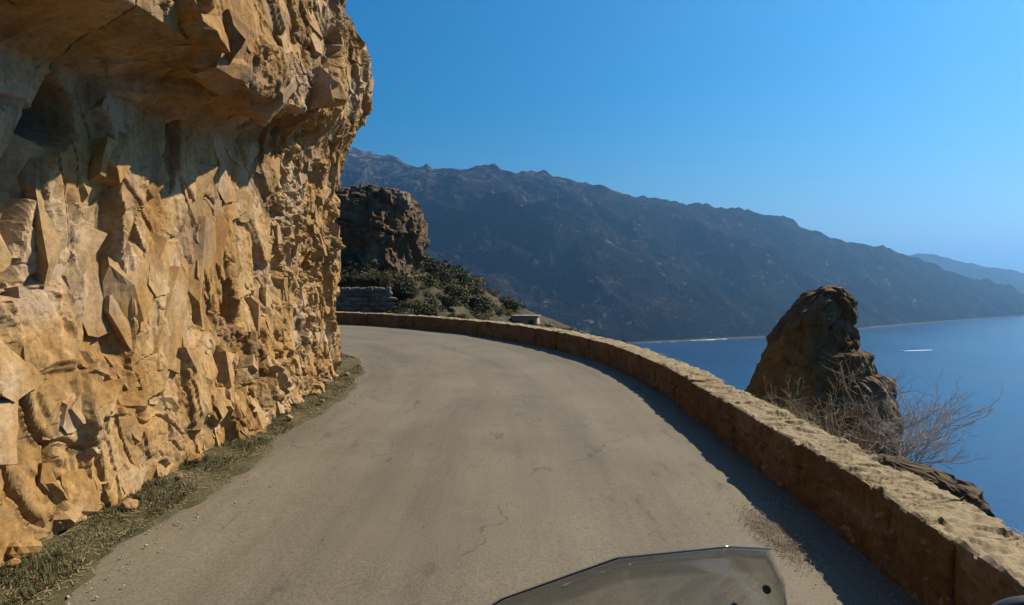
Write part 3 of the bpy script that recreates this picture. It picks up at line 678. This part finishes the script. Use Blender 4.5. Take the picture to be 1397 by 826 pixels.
def lev(D, rows, yh):      # (pixel y, pixel left, pixel right) at depth D -> levels
    return [(CAMZ - (y - YH) * D / F_PX, (l - W_PX / 2) / F_PX * D, (r - W_PX / 2) / F_PX * D, D + q_ * 0, h) for (y, l, r), q_, h in zip(rows, [0] * len(rows), yh)]
sh_ = 9
rows = [(391, 1112, 1140), (396, 1100, 1155), (405, 1090, 1164), (430, 1070, 1166), (455, 1056, 1168), (474, 1047, 1172), (480, 1045, 1186), (505, 1035, 1192), (515, 1031, 1216), (560, 1018, 1222), (640, 1000, 1222), (760, 975, 1235), (1000, 900, 1260)]
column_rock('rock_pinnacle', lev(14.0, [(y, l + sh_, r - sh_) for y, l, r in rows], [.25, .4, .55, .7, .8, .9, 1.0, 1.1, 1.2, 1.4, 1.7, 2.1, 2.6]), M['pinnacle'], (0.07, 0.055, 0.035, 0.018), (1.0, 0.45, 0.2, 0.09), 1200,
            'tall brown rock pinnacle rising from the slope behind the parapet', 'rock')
rows = [(628, 1205, 1222), (634, 1190, 1250), (650, 1170, 1288), (662, 1160, 1316), (700, 1140, 1322), (800, 1100, 1330), (1100, 1000, 1360)]
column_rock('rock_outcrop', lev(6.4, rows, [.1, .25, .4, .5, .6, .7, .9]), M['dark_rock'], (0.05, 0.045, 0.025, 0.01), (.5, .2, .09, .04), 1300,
            'low dark stepped rock outcrop just behind the parapet wall', 'rock', 160, 110)
rows = [(262, 470, 530), (266, 455, 545), (275, 440, 560), (290, 430, 570), (320, 425, 576), (355, 420, 576), (380, 415, 574), (400, 400, 585), (450, 380, 600)]
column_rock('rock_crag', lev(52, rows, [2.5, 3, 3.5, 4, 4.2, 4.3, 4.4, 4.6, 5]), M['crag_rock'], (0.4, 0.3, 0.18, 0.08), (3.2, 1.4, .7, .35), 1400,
            'blocky brown crag on the headland beyond the bend', 'rock', 180, 140)
column_rock('boulder', lev(50, [(262, 540, 556), (266, 537, 560), (274, 536, 561), (284, 538, 560), (292, 542, 556)], [.5, .8, .9, .8, .5]), M['greystone'], (.08, .05, .03), (.8, .4, .2), 1450,
            'pale round boulder perched on top of the brown crag', 'rock', 40, 30)

# pale retaining wall past the bend, in courses of stones
rw = empty('retaining_wall', (-10.5, 44, -1)); tag(rw, 'pale low stone retaining wall below the brown crag', 'wall')
inv = (-10.5, 44, -1)
rub = [stone_mesh('stone', (1, .7, .8), 20 + k_, 7) for k_ in range(5)]
for p in rub: p.materials.append(M['greystone'])
for row in range(6):
    x = -16.5 + random.uniform(0, .3)
    while x < -8.4 - row * .05:
        w = random.uniform(.3, .75); z0 = -.98 + row * .33
        ob = bpy.data.objects.new('stone', random.choice(rub)); COL.objects.link(ob); ob.parent = rw
        ob.location = (x + w / 2 - inv[0], 44.15 + random.uniform(-.06, .06) - inv[1], z0 + .16 + random.uniform(-.04, .04) - inv[2])
        ob.scale = (w * .62, .3, .22 * random.uniform(.9, 1.2)); ob.rotation_euler = (0, random.uniform(-.12, .12), random.uniform(-.15, .15)); x += w
b_ = MB(); b_.box(-16.4, -8.6, 44.1, 44.5, -2.5, .8); ob = b_.build('mortar_core', M['mortar'], rw); ob.location = (-inv[0], -inv[1], -inv[2])

# small hut on the slope
def at(px, py, D): return ((px - W_PX / 2) / F_PX * D, D, CAMZ - (py - YH) * D / F_PX)
hx, hy, hz_ = at(718, 436, 55)
hut = empty('stone_hut', (hx, hy, hz_ - .75), (0, 0, R(-12))); tag(hut, 'tiny pale hut with flat roof among scrub on the slope', 'hut')
M['plaster'] = simple('pale_plaster', (0.30, 0.23, 0.15), .9, 0, .2, 3)
M['dark_void'] = simple('dark_opening', (0.03, 0.028, 0.025), .8)
MB().box(-1.1, 1.1, -.8, .8, -.8, 1.0).build('wall', M['plaster'], hut, False, .02)
MB().box(-1.2, 1.2, -.92, .92, 1.003, 1.12).build('roof', M['greystone'], hut, False, .02)
MB().box(.35, .8, -.83, -.78, -.2, .75).build('door', M['dark_void'], hut)
MB().box(-.75, -.35, -.83, -.78, .3, .65).build('window', M['dark_void'], hut)

# ---------------------------------------------------------------- shrubs
def shrub_mesh(k, n=1500, flat=.75, leaf=.07, open_=0.35):
    r = np.random.default_rng(k)
    ncl = 16; c = r.normal(size=(ncl, 3)); c /= np.linalg.norm(c, axis=1, keepdims=True); c *= r.uniform(.35, .8, (ncl, 1)); c[:, 2] = np.abs(c[:, 2]) * flat
    rad = r.uniform(.18, .36, ncl)
    ci = r.integers(0, ncl, n); d = r.normal(size=(n, 3)); d /= np.linalg.norm(d, axis=1, keepdims=True)
    p = c[ci] + d * (rad[ci] * r.uniform(.6, 1.05, n) ** .5)[:, None]; p[:, 2] = np.maximum(p[:, 2], .02)
    a = r.normal(size=(n, 3)); a /= np.linalg.norm(a, axis=1, keepdims=True); b_ = np.cross(a, r.normal(size=(n, 3))); b_ /= np.linalg.norm(b_, axis=1, keepdims=True)
    l = (leaf * r.uniform(.6, 1.3, n))[:, None]
    V = np.stack([p - a * l, p + b_ * l * .5, p + a * l, p - b_ * l * .5], 1).reshape(-1, 3)
    stems = MB()
    for j in range(ncl): stems.tube([(0, 0, -.1), tuple(c[j] * .5 + np.array([0, 0, .05])), tuple(c[j])], [.03, .02, .008], 4)
    return V, stems
SP = []
for k_, (mat, leaf, n_) in enumerate([('leaf_green', .075, 1600), ('leaf_green', .075, 1600), ('leaf_dark', .06, 1700), ('leaf_dark', .06, 1700), ('leaf_dry', .06, 1200)]):
    V, stm = shrub_mesh(30 + k_, n_, .8, leaf)
    me = bpy.data.meshes.new('foliage'); me.from_pydata(V.tolist(), [], np.arange(len(V)).reshape(-1, 4).tolist()); me.materials.append(M[mat]); me.update()
    ms = bpy.data.meshes.new('stems'); ms.from_pydata(stm.v, [], stm.f); ms.materials.append(M['stem']); ms.update()
    SP.append((me, ms))
def shrub(kind, loc, size, label, group, stretch=1.0):
    e = empty({'g': 'green_shrub', 'd': 'dark_shrub', 'y': 'dry_shrub'}[kind], loc, (0, 0, random.uniform(0, 6.28)))
    e.scale = (size, size, size * stretch)
    me, ms = SP[{'g': random.choice([0, 1]), 'd': random.choice([2, 3]), 'y': 4}[kind]]
    link('foliage', me, None, e); link('stems', ms, None, e)
    return tag(e, label, 'shrub', group)
def hz_at(x, y): return float(hill_z(np.array([[x]]), np.array([[y]]))[0, 0])
def lab(kd, sz, px, D):
    size = 'big' if sz > 1.15 else 'small' if sz < .65 else 'medium'
    kind = {'g': 'green leafy shrub', 'd': 'dark olive scrub bush', 'y': 'dry brown bush'}[kd]
    where = ('at the foot of the brown crag' if px < 566 and D > 45 else 'beside the pale retaining wall' if px < 566 else
             'on the slope between crag and hut' if px < 690 else 'around the small pale hut' if px < 745 else 'on the falling slope beyond the hut')
    return f'{size} {kind} {where}', f'{size} {kind}'.replace('bush', 'bushe') + f's {where}'
spots = [(random.uniform(462, 566), random.uniform(45.3, 48.6), random.uniform(.7, 1.3), random.choice('dddy')) for _ in range(34)]
for (px, D, sz, kd) in [(560, 40, 1.5, 'd'), (575, 44, 1.5, 'g'), (590, 42, 1.4, 'g'), (605, 41, 1.3, 'g'), (620, 44, 1.3, 'g'), (635, 42, 1.2, 'g'), (585, 50, 1.6, 'g'), (548, 46, 1.6, 'd'), (545, 41, 1.3, 'd'),
                        (650, 40, 1.1, 'y'), (665, 42, 1.1, 'd'), (612, 52, 1.5, 'y'), (630, 55, 1.5, 'y'), (600, 57, 1.6, 'd'), (570, 57, 1.6, 'd'), (645, 57, 1.3, 'd'), (660, 52, 1.2, 'y'), (680, 50, 1.1, 'd')]:
    spots.append((px, D, sz, kd))
for i in range(170):
    px = random.uniform(530, 870); D = random.uniform(36, 62)
    spots.append((px, D, random.uniform(.7, 1.5) * (1.25 if px < 660 else 1), random.choice('ddydyyg' if px > 650 else 'ddyg')))
spots += [(random.uniform(560, 800), random.uniform(38, 60), random.uniform(.35, .75), random.choice('dyyd')) for _ in range(70)]
for px, D, sz, kd in spots:
    x = (px - W_PX / 2) / F_PX * D
    shrub(kd, (x, D, hz_at(x, D) - .1), sz, *lab(kd, sz, px, D), stretch=random.uniform(.7, 1.05))
# scrub close behind the parapet at the bend
for i in range(30):
    s_ = random.uniform(9, 34); of = random.uniform(3.0, 5.5); x, y = path(s_, of); x, y = float(x), float(y)
    kd = random.choice('dyyd'); kn = {'d': 'dark olive', 'y': 'dry brown'}[kd]
    shrub(kd, (x, y, hz_at(x, y) - .1), random.uniform(.25, .5), f'low {kn} scrub close behind the parapet of the bend', f'low {kn} scrub behind the parapet')

# bare twiggy bushes
def twigs(seed, base, spread, height, n0, depth, r0, lean=(0, 0)):
    r = random.Random(seed); mb = MB()
    def grow(p, d, L, rad, lvl):
        pts = [p]; q_ = np.array(p); dd = np.array(d)
        for _ in range(3):
            dd = dd + np.array([r.gauss(0, .16), r.gauss(0, .16), r.gauss(.03, .1)]); dd /= np.linalg.norm(dd)
            q_ = q_ + dd * L / 3; pts.append(q_.copy())
        mb.tube(pts, [rad, rad * .85, rad * .7, rad * .5], 4, False)
        if lvl > 0:
            for _ in range(r.choice([2, 3, 3])):
                i = r.choice([1, 2, 3]); nd = dd + np.array([r.gauss(0, .55), r.gauss(0, .55), r.gauss(.1, .4)]); nd /= np.linalg.norm(nd)
                grow(pts[i], nd, L * r.uniform(.55, .8), rad * .68, lvl - 1)
    for _ in range(n0):
        d = np.array([r.gauss(lean[0], spread), r.gauss(lean[1], spread), 1.0]); d /= np.linalg.norm(d)
        grow(np.array([base[0] + r.gauss(0, .05), base[1] + r.gauss(0, .05), base[2]]), d, height * r.uniform(.35, .5), r0, depth)
    return mb
b0 = at(1238, 640, 7.0)
o = twigs(3, (b0[0], b0[1], b0[2] - .1), .35, 1.1, 18, 5, .007, (.36, 0)).build('bare_bush', M['twig_dark']); tag(o, 'bare grey branching bush leaning out over the sea', 'bush')
b0 = at(1150, 640, 7.6)
o = twigs(5, (b0[0], b0[1], b0[2] - .25), .5, 1.5, 16, 4, .010, (-.1, 0)).build('dry_bush', M['twig_pale']); tag(o, 'pale leafless dry bush in front of the rock pinnacle', 'bush')
b0 = at(1085, 590, 8.6)
o = twigs(8, (b0[0], b0[1], b0[2] - .2), .5, .95, 9, 3, .009).build('dry_bush', M['twig_pale']); tag(o, 'small pale twiggy bush at the left foot of the pinnacle', 'bush')
b0 = at(1352, 745, 4.4)
o = twigs(11, (b0[0] + .1, b0[1] + .1, b0[2] - .12), .6, .26, 9, 2, .003, (.2, 0)).build('dry_grass_tuft', M['drygrass']); tag(o, 'whitish dry grass tuft behind the nearest parapet stones', 'grass')

# ---------------------------------------------------------------- grass, litter, gravel
def blades(name, pts, lens, width, mat, label, flatten=0.0, parent=None):
    n = len(pts); r = np.random.default_rng(len(pts))
    az = r.uniform(0, 2 * math.pi, n); tilt = r.uniform(.2, 1.0, n) if not flatten else r.uniform(1.25, 1.6, n)
    d = np.stack([np.cos(az) * np.sin(tilt), np.sin(az) * np.sin(tilt), np.cos(tilt)], 1) * lens[:, None]
    sd = np.stack([-np.sin(az), np.cos(az), 0 * az], 1) * width
    V = np.stack([pts - sd, pts + sd, pts + d], 1).reshape(-1, 3)
    return tag(mesh_np(name, V, np.arange(3 * n).reshape(-1, 3), mat, parent), label, kind='stuff')
n = 52000
s_ = 2.5 + 17 * rng.random(n) ** 1.7; of = -2.40 - .62 * rng.random(n) ** .9
x, y = path(s_, of)
cl = fbm(np.stack([x, y, 0 * x], 1) * 3.0, 3, 620) + .55 * (rng.random(n) - .5)
keep = cl > -.05; x, y, of = x[keep], y[keep], of[keep]
zz_ = vz(0 * x, of, x, y)
pts = np.stack([x, y, zz_ - .004], 1)
tuft = np.clip(fbm(pts * 2.2, 3, 630), 0, 1)
blades('verge_grass', pts, rng.uniform(.015, .045, len(pts)) * (1 + .8 * tuft), .0035, M['grass'], 'short dull green grass on the verge')
n = 5000; s_ = 2.5 + 14 * rng.random(n) ** 1.6; of = -2.33 - .65 * rng.random(n); x, y = path(s_, of)
blades('dry_litter', np.stack([x, y, vz(0 * x, of, x, y) + .004], 1), rng.uniform(.02, .08, n), .004, M['straw'], 'dry grass litter scattered over the verge', 1)
# straw and dead leaves lying on the parapet
n = 7000; s_ = 1.6 + 9 * rng.random(n) ** 1.5; of = WIN + .02 + (WTH - .04) * rng.random(n) - 0.13 * (1 - sstep(1.9, 4.2, s_)); x, y = path(s_, of)
keep = fbm(np.stack([x, y, 0 * x], 1) * 4.5, 3, 640) > -.02; x, y = x[keep], y[keep]
blades('straw_litter', np.stack([x, y, np.full(len(x), WH + .012)], 1), rng.uniform(.02, .07, len(x)), .003, M['straw'], 'dry straw and twigs lying on the parapet top', 1)
# crumbled gravel along the outer edge of the asphalt
def pebbles(name, P, r_, mat, label):
    n = len(P); g = np.array([(1, 0, 0), (-1, 0, 0), (0, 1, 0), (0, -1, 0), (0, 0, .8), (0, 0, -.8)], float)
    q_ = rng.normal(size=(n, 3, 3)); q_, _ = np.linalg.qr(q_)
    V = np.einsum('nij,kj->nki', q_, g) * (r_[:, None, None] * rng.uniform(.6, 1.2, (n, 6, 1))) + P[:, None, :]
    f = np.array([(0, 2, 4), (2, 1, 4), (1, 3, 4), (3, 0, 4), (2, 0, 5), (1, 2, 5), (3, 1, 5), (0, 3, 5)])
    F = (np.arange(n)[:, None, None] * 6 + f).reshape(-1, 3)
    return tag(mesh_np(name, V.reshape(-1, 3), F, mat), label, kind='stuff')
n = 6500; pt = rng.random(n) < .55; s_ = np.where(pt, rng.normal(3.95, .22, n), 2.6 + 12 * rng.random(n)); of = np.where(pt, rng.normal(1.70, .07, n), 2.1 - np.abs(rng.normal(0, .12, n)) - .02)
x, y = path(s_, of); pebbles('gravel', np.stack([x, y, np.full(n, .004)], 1), rng.uniform(.0015, .006, n), M['gravel'], 'loose gravel along the foot of the parapet')
n = 260; s_ = 2.6 + 9 * rng.random(n) ** 1.4; of = -2.3 + rng.normal(0, .16, n); x, y = path(s_, of)
pebbles('grit', np.stack([x, y, np.full(n, .012)], 1), rng.uniform(.003, .012, n), M['gravel'], 'grit and crumbs along the verge edge')

# ---------------------------------------------------------------- motor boat and its wake
bxp, byp, _ = at(1232, 479.5, 121.65 * 850 / 99.5)
M['white_paint'] = simple('white_gelcoat', (.8, .8, .78), .3)
M['foam'] = simple('foam', (.75, .78, .8), .9, 0, .2, .5)
M['tinted'] = simple('tinted_glass', (.02, .03, .04), .1)
boat = empty('motor_boat', (bxp, byp, SEA), (0, 0, R(105))); tag(boat, 'small white motor boat trailing a wake across the bay', 'boat')
rings = []
for yb, w, zk in [(-3.5, 1.15, .0), (-1, 1.3, -.05), (1.5, 1.15, .05), (3.2, .55, .35), (4.1, .05, .8)]:
    rings.append([(-w, yb, 1.0), (-w * .8, yb, .25), (0, yb, zk - .3), (w * .8, yb, .25), (w, yb, 1.0)])
MB().rings(rings).build('hull', M['white_paint'], boat)
MB().rings([[(-.8, -.6, 1.0), (.8, -.6, 1.0), (.7, -.5, 1.8), (-.7, -.5, 1.8)], [(-.8, 1.2, 1.0), (.8, 1.2, 1.0), (.65, .7, 1.8), (-.65, .7, 1.8)]]).build('cabin', M['white_paint'], boat)
MB().box(-.6, .6, 1.0, 1.06, 1.25, 1.6).build('windscreen', M['tinted'], boat)
MB().box(-.25, .25, -4.0, -3.5, .1, 1.3).build('outboard_motor', M['tinted'], boat)
wk = MB(); Lk = 62; pv = []
for i in range(40):
    t = i / 39; w = .8 + 5.0 * t ** .6 * (1 - .75 * t); jit = random.uniform(-.3, .3)
    pv += [(-w + jit, -3.4 - t * Lk, .06), (w + jit, -3.4 - t * Lk, .06)]
wk.add(pv, [(2 * i, 2 * i + 1, 2 * i + 3, 2 * i + 2) for i in range(39)])
w_ = wk.build('wake', M['foam']); w_.location = boat.location; w_.rotation_euler = boat.rotation_euler; tag(w_, 'white foam wake behind the motor boat', kind='stuff')
# thin broken line of surf along the far shore
uu = np.linspace(780, 1100, 900); us_ = [700, 760, 850, 900, 980, 1060, 1110, 1150, 1178, 1240]; dcs = [1050, 1090, 1150, 1185, 1240, 1300, 1370, 1440, 1500, 1640]
dcq = np.interp(uu, us_, dcs) + 4 * vnoise(np.stack([uu / 9, 0 * uu, 0 * uu], 1), 5)
wd = np.clip(1.0 + 9 * fbm(np.stack([uu / 13, 0 * uu + 2, 0 * uu], 1), 3, 8) - 5, -16, 3)
P0 = np.stack([(uu - W_PX / 2) / F_PX * (dcq - 4 - wd), dcq - 4 - wd, uu * 0 + SEA + .25], 1); P1 = np.stack([(uu - W_PX / 2) / F_PX * (dcq + 14), dcq + 14, uu * 0 + SEA + .25], 1)
tag(mesh_np('surf', np.concatenate([P0, P1]), np.stack([np.arange(899), np.arange(1, 900), np.arange(901, 1800), np.arange(900, 1799)], 1), M['foam']), 'thin line of surf along the foot of the mountain', kind='stuff')

# ---------------------------------------------------------------- motorcycle (the camera rides on it)
M['black'] = simple('black_plastic', (.015, .015, .016), .5)
M['rubber'] = simple('tyre_rubber', (.02, .02, .02), .85)
M['alloy'] = simple('alloy', (.5, .5, .52), .35, 1.0)
M['fairing'] = simple('grey_fairing_paint', (.16, .18, .22), .3, 0, .1, 4)
M['cowl'] = simple('blue_grey_paint', (.085, .095, .13), .35)
M['mirror'] = simple('mirror_glass', (.8, .82, .85), .03, 1.0)
M['lens'] = simple('lamp_lens', (.7, .72, .75), .08)
def screen_mat():
    m, nt, b = new_mat('smoked_screen'); nt.nodes.remove(b); T = NT(nt)
    tr = T.n('ShaderNodeBsdfTransparent'); tr.inputs[0].default_value = (.955, .96, .955, 1)
    gl = T.n('ShaderNodeBsdfGlossy'); gl.inputs['Roughness'].default_value = .05; gl.inputs[0].default_value = (.9, .95, 1, 1)
    df = T.n('ShaderNodeBsdfDiffuse'); df.inputs[0].default_value = (.24, .24, .23, 1)
    fr = T.n('ShaderNodeLayerWeight'); fr.inputs[0].default_value = .25
    m1 = T.n('ShaderNodeMixShader'); m1.inputs[0].default_value = .075; T.L(tr.outputs[0], m1.inputs[1]); T.L(df.outputs[0], m1.inputs[2])
    m2 = T.n('ShaderNodeMixShader'); T.L(T.math('ADD', T.math('MULTIPLY', T.math('POWER', fr.outputs[1], 2.0), .25), .02), m2.inputs[0]); T.L(m1.outputs[0], m2.inputs[1]); T.L(gl.outputs[0], m2.inputs[2])
    T.L(m2.outputs[0], nt.nodes['Material Output'].inputs['Surface']); return m
M['screen'] = screen_mat()
BL, BR = (.28, .5, 0), (0, R(-4.5), R(-12))
BINV = (Matrix.Translation(BL) @ Euler(BR).to_matrix().to_4x4()).inverted()
def loc(px, py, D): return tuple(BINV @ Vector(at(px, py, D)))
bike = empty('motorcycle', BL, BR); tag(bike, 'grey touring motorcycle with smoked windscreen leaning into the bend', 'motorcycle')
# windscreen: bent sheet (bike axes: x right, y forward, z up; origin on the ground under the bars)
TOPS = np.array([loc(*q_) for q_ in [(560, 905, .93), (685, 826, .95), (845, 768, .96), (1000, 752, 1.0), (1056, 755, 1.05), (1078, 800, 1.12), (1085, 900, 1.16)]])
def screen_pt(u, v):     # u -1..1 across, v 0..1 up
    q_ = (u + 1) / 2 * 6; t = np.array([np.interp(q_, range(7), TOPS[:, j]) for j in range(3)])
    w = (u * .25, .72 - .14 * abs(u) ** 2.2, .90)
    return tuple(t * v + np.array(w) * (1 - v))
nu, nv = 24, 10
scv = [screen_pt(-1 + 2 * i / nu, j / nv) for i in range(nu + 1) for j in range(nv + 1)]
sc_ = MB(); sc_.add(scv, [(i * (nv + 1) + j, (i + 1) * (nv + 1) + j, (i + 1) * (nv + 1) + j + 1, i * (nv + 1) + j + 1) for i in range(nu) for j in range(nv)])
scr = sc_.build('windscreen', M['screen'], bike, True)
for bu, bv in ((-.45, .55), (-.2, .5), (.2, .5), (.42, .72)):
    c_ = np.array(screen_pt(bu, bv)); MB().tube([c_ + np.array([0, .004, 0]), c_ - np.array([0, .006, -.002])], .007, 10).build('bolt', M['black'], scr); so = scr.modifiers.new('solid', 'SOLIDIFY'); so.thickness = .004
rim = MB(); rim.tube([screen_pt(-1 + 2 * i / 24, 1) for i in range(0, 17)], .0014, 6)
rim.build('screen_rim', M['black'], scr)
# nose fairing under the screen
rings = []
for yb, hw, zt, zb in [(.42, .26, .93, .62), (.6, .24, .96, .60), (.78, .17, .94, .62), (.9, .10, .88, .66), (.97, .03, .80, .70)]:
    rings.append([(-hw, yb, (zt + zb) / 2), (-hw * .75, yb, zt - .03), (-hw * .3, yb, zt), (hw * .3, yb, zt), (hw * .75, yb, zt - .03), (hw, yb, (zt + zb) / 2), (hw * .6, yb, zb), (-hw * .6, yb, zb)])
fa = MB().rings(rings).build('fairing', M['fairing'], bike, True)
ph = loc(1004, 893, .86); hol = empty('phone_holder', ph, (R(-38), 0, R(6))); hol.parent = bike
MB().box(-.045, .045, -.006, .010, -.05, .05).build('case', M['cowl'], hol, False, .009)
MB().box(-.036, .036, -.0085, -.0064, -.042, .040).build('display', M['black'], hol, False, .003)
MB().tube([(0, .012, -.01), (0, .05, -.06), (0, .03, -.16)], .009, 8).build('arm', M['black'], hol, True)
for sx in (-1, 1):
    MB().rings([[(sx * .03, .93, .74), (sx * .10, .86, .74), (sx * .11, .84, .82), (sx * .03, .92, .83)], [(sx * .03, .96, .75), (sx * .105, .89, .75), (sx * .115, .87, .81), (sx * .03, .95, .82)]]).build('headlight', M['lens'], fa)
dash = MB().rings([[(-.14, .36, .93), (.14, .36, .93), (.14, .42, 1.04), (-.14, .42, 1.04)], [(-.14, .46, .90), (.14, .46, .90), (.14, .47, 1.03), (-.14, .47, 1.03)]]).build('instrument_panel', M['black'], bike, False, .01)
for gx_ in (-.065, .065):
    MB().torus((gx_, .378, .985), .05, .006, 'y', 28, 8).build('gauge', M['alloy'], dash)
bar = MB().tube([(-.40, .02, 1.0), (-.25, .12, 1.03), (-.1, .2, .98), (.1, .2, .98), (.25, .12, 1.03), (.40, .02, 1.0)], .012, 10).build('handlebar', M['black'], bike, True)
for sx in (-1, 1):
    MB().tube([(sx * .28, .10, 1.025), (sx * .41, .013, .998)], .018, 12).build('grip', M['rubber'], bar)
    MB().tube([(sx * .26, .17, 1.02), (sx * .40, .09, .99)], .006, 6).build('lever', M['alloy'], bar)
    mr = loc(1452, 892, .76); mi = empty('mirror', (sx * mr[0], mr[1], mr[2] - (.09 if sx < 0 else 0))); mi.parent = bike; mi.rotation_euler = (R(-8), 0, R(-sx * 6))
    n_ = 28; ringf = lambda rx, rz, yy_: [(rx * math.cos(2 * math.pi * i / n_), yy_, rz * math.sin(2 * math.pi * i / n_)) for i in range(n_)]
    MB().rings([ringf(.075, .052, -.004), ringf(.08, .057, .004), ringf(.07, .05, .03), ringf(.03, .02, .045)]).build('mirror_housing', M['black'], mi, True)
    MB().rings([ringf(.070, .047, -.009), ringf(.070, .047, -.005)]).build('mirror_glass', M['mirror'], mi)
    MB().tube([(0, .03, -.02), (-sx * .04, .0, -.10), (-sx * .10, -.06, -.24)], .006, 8).build('mirror_stalk', M['black'], mi, True)
    MB().tube([(sx * .1, .24, .95), (sx * .1, .62, .31)], [.026, .022], 12).build('fork_leg', M['alloy'], bike, True)
def wheel(yc):
    e = MB().torus((0, yc, .31), .255, .055, 'x', 48, 12, 1.0).build('tyre', M['rubber'], bike, True)
    rm = MB().torus((0, yc, .31), .205, .018, 'x', 40, 8, 2.0)
    for j in range(5):
        a_ = 2 * math.pi * j / 5; rm.tube([(0, yc, .31), (0, yc + .2 * math.cos(a_), .31 + .2 * math.sin(a_))], [.02, .012], 6)
    rm.build('rim', M['alloy'], e, True); MB().torus((.06, yc, .31), .12, .012, 'x', 32, 6, .3).build('brake_disc', M['alloy'], e)
wheel(.66); wheel(-.78)
fd = MB(); fd.rings([[(-.06, .66 + .33 * math.cos(a_), .31 + .33 * math.sin(a_)), (0, .66 + .35 * math.cos(a_), .31 + .35 * math.sin(a_)), (.06, .66 + .33 * math.cos(a_), .31 + .33 * math.sin(a_)), (0, .66 + .34 * math.cos(a_), .31 + .34 * math.sin(a_))] for a_ in [R(20 + 14 * i) for i in range(10)]])
fd.build('front_fender', M['fairing'], bike, True)
def loft(name, secs, mat, n_=14):
    MB().rings([[(w * math.cos(2 * math.pi * i / n_), y_, zc + h * math.sin(2 * math.pi * i / n_)) for i in range(n_)] for y_, w, h, zc in secs]).build(name, mat, bike, True)
loft('fuel_tank', [(.12, .06, .05, .86), (.05, .14, .11, .84), (-.12, .17, .12, .82), (-.28, .11, .09, .78), (-.34, .05, .04, .76)], M['fairing'])
loft('seat', [(-.30, .09, .05, .76), (-.5, .14, .05, .77), (-.85, .14, .06, .82), (-1.05, .06, .04, .84)], M['rubber'])
loft('engine', [(.2, .1, .1, .42), (.1, .2, .18, .45), (-.2, .22, .2, .44), (-.35, .12, .12, .42)], M['black'])
MB().tube([(.05, -.35, .4), (.08, -.78, .31)], .025, 8).build('swingarm', M['alloy'], bike, True)
MB().tube([(.17, .1, .35), (.18, -.4, .3), (.2, -.95, .42)], [.025, .03, .045], 12).build('exhaust', M['alloy'], bike, True)

# ---------------------------------------------------------------- haze
hb = MB(); hb.box(-15500, 15500, -15000, 16200, SEA - 5, 640)
hz = hb.build('haze', None); hm = bpy.data.materials.new('haze'); hm.use_nodes = True
hm.node_tree.nodes.clear(); ho = hm.node_tree.nodes.new('ShaderNodeOutputMaterial'); pv_ = hm.node_tree.nodes.new('ShaderNodeVolumePrincipled')
pv_.inputs['Color'].default_value = (.22, .52, 1.0, 1); pv_.inputs['Density'].default_value = 1.9e-4; pv_.inputs['Anisotropy'].default_value = 0.6
hm.node_tree.links.new(pv_.outputs[0], ho.inputs['Volume']); hz.data.materials.append(hm); tag(hz, 'blue sea haze in the air', kind='stuff')
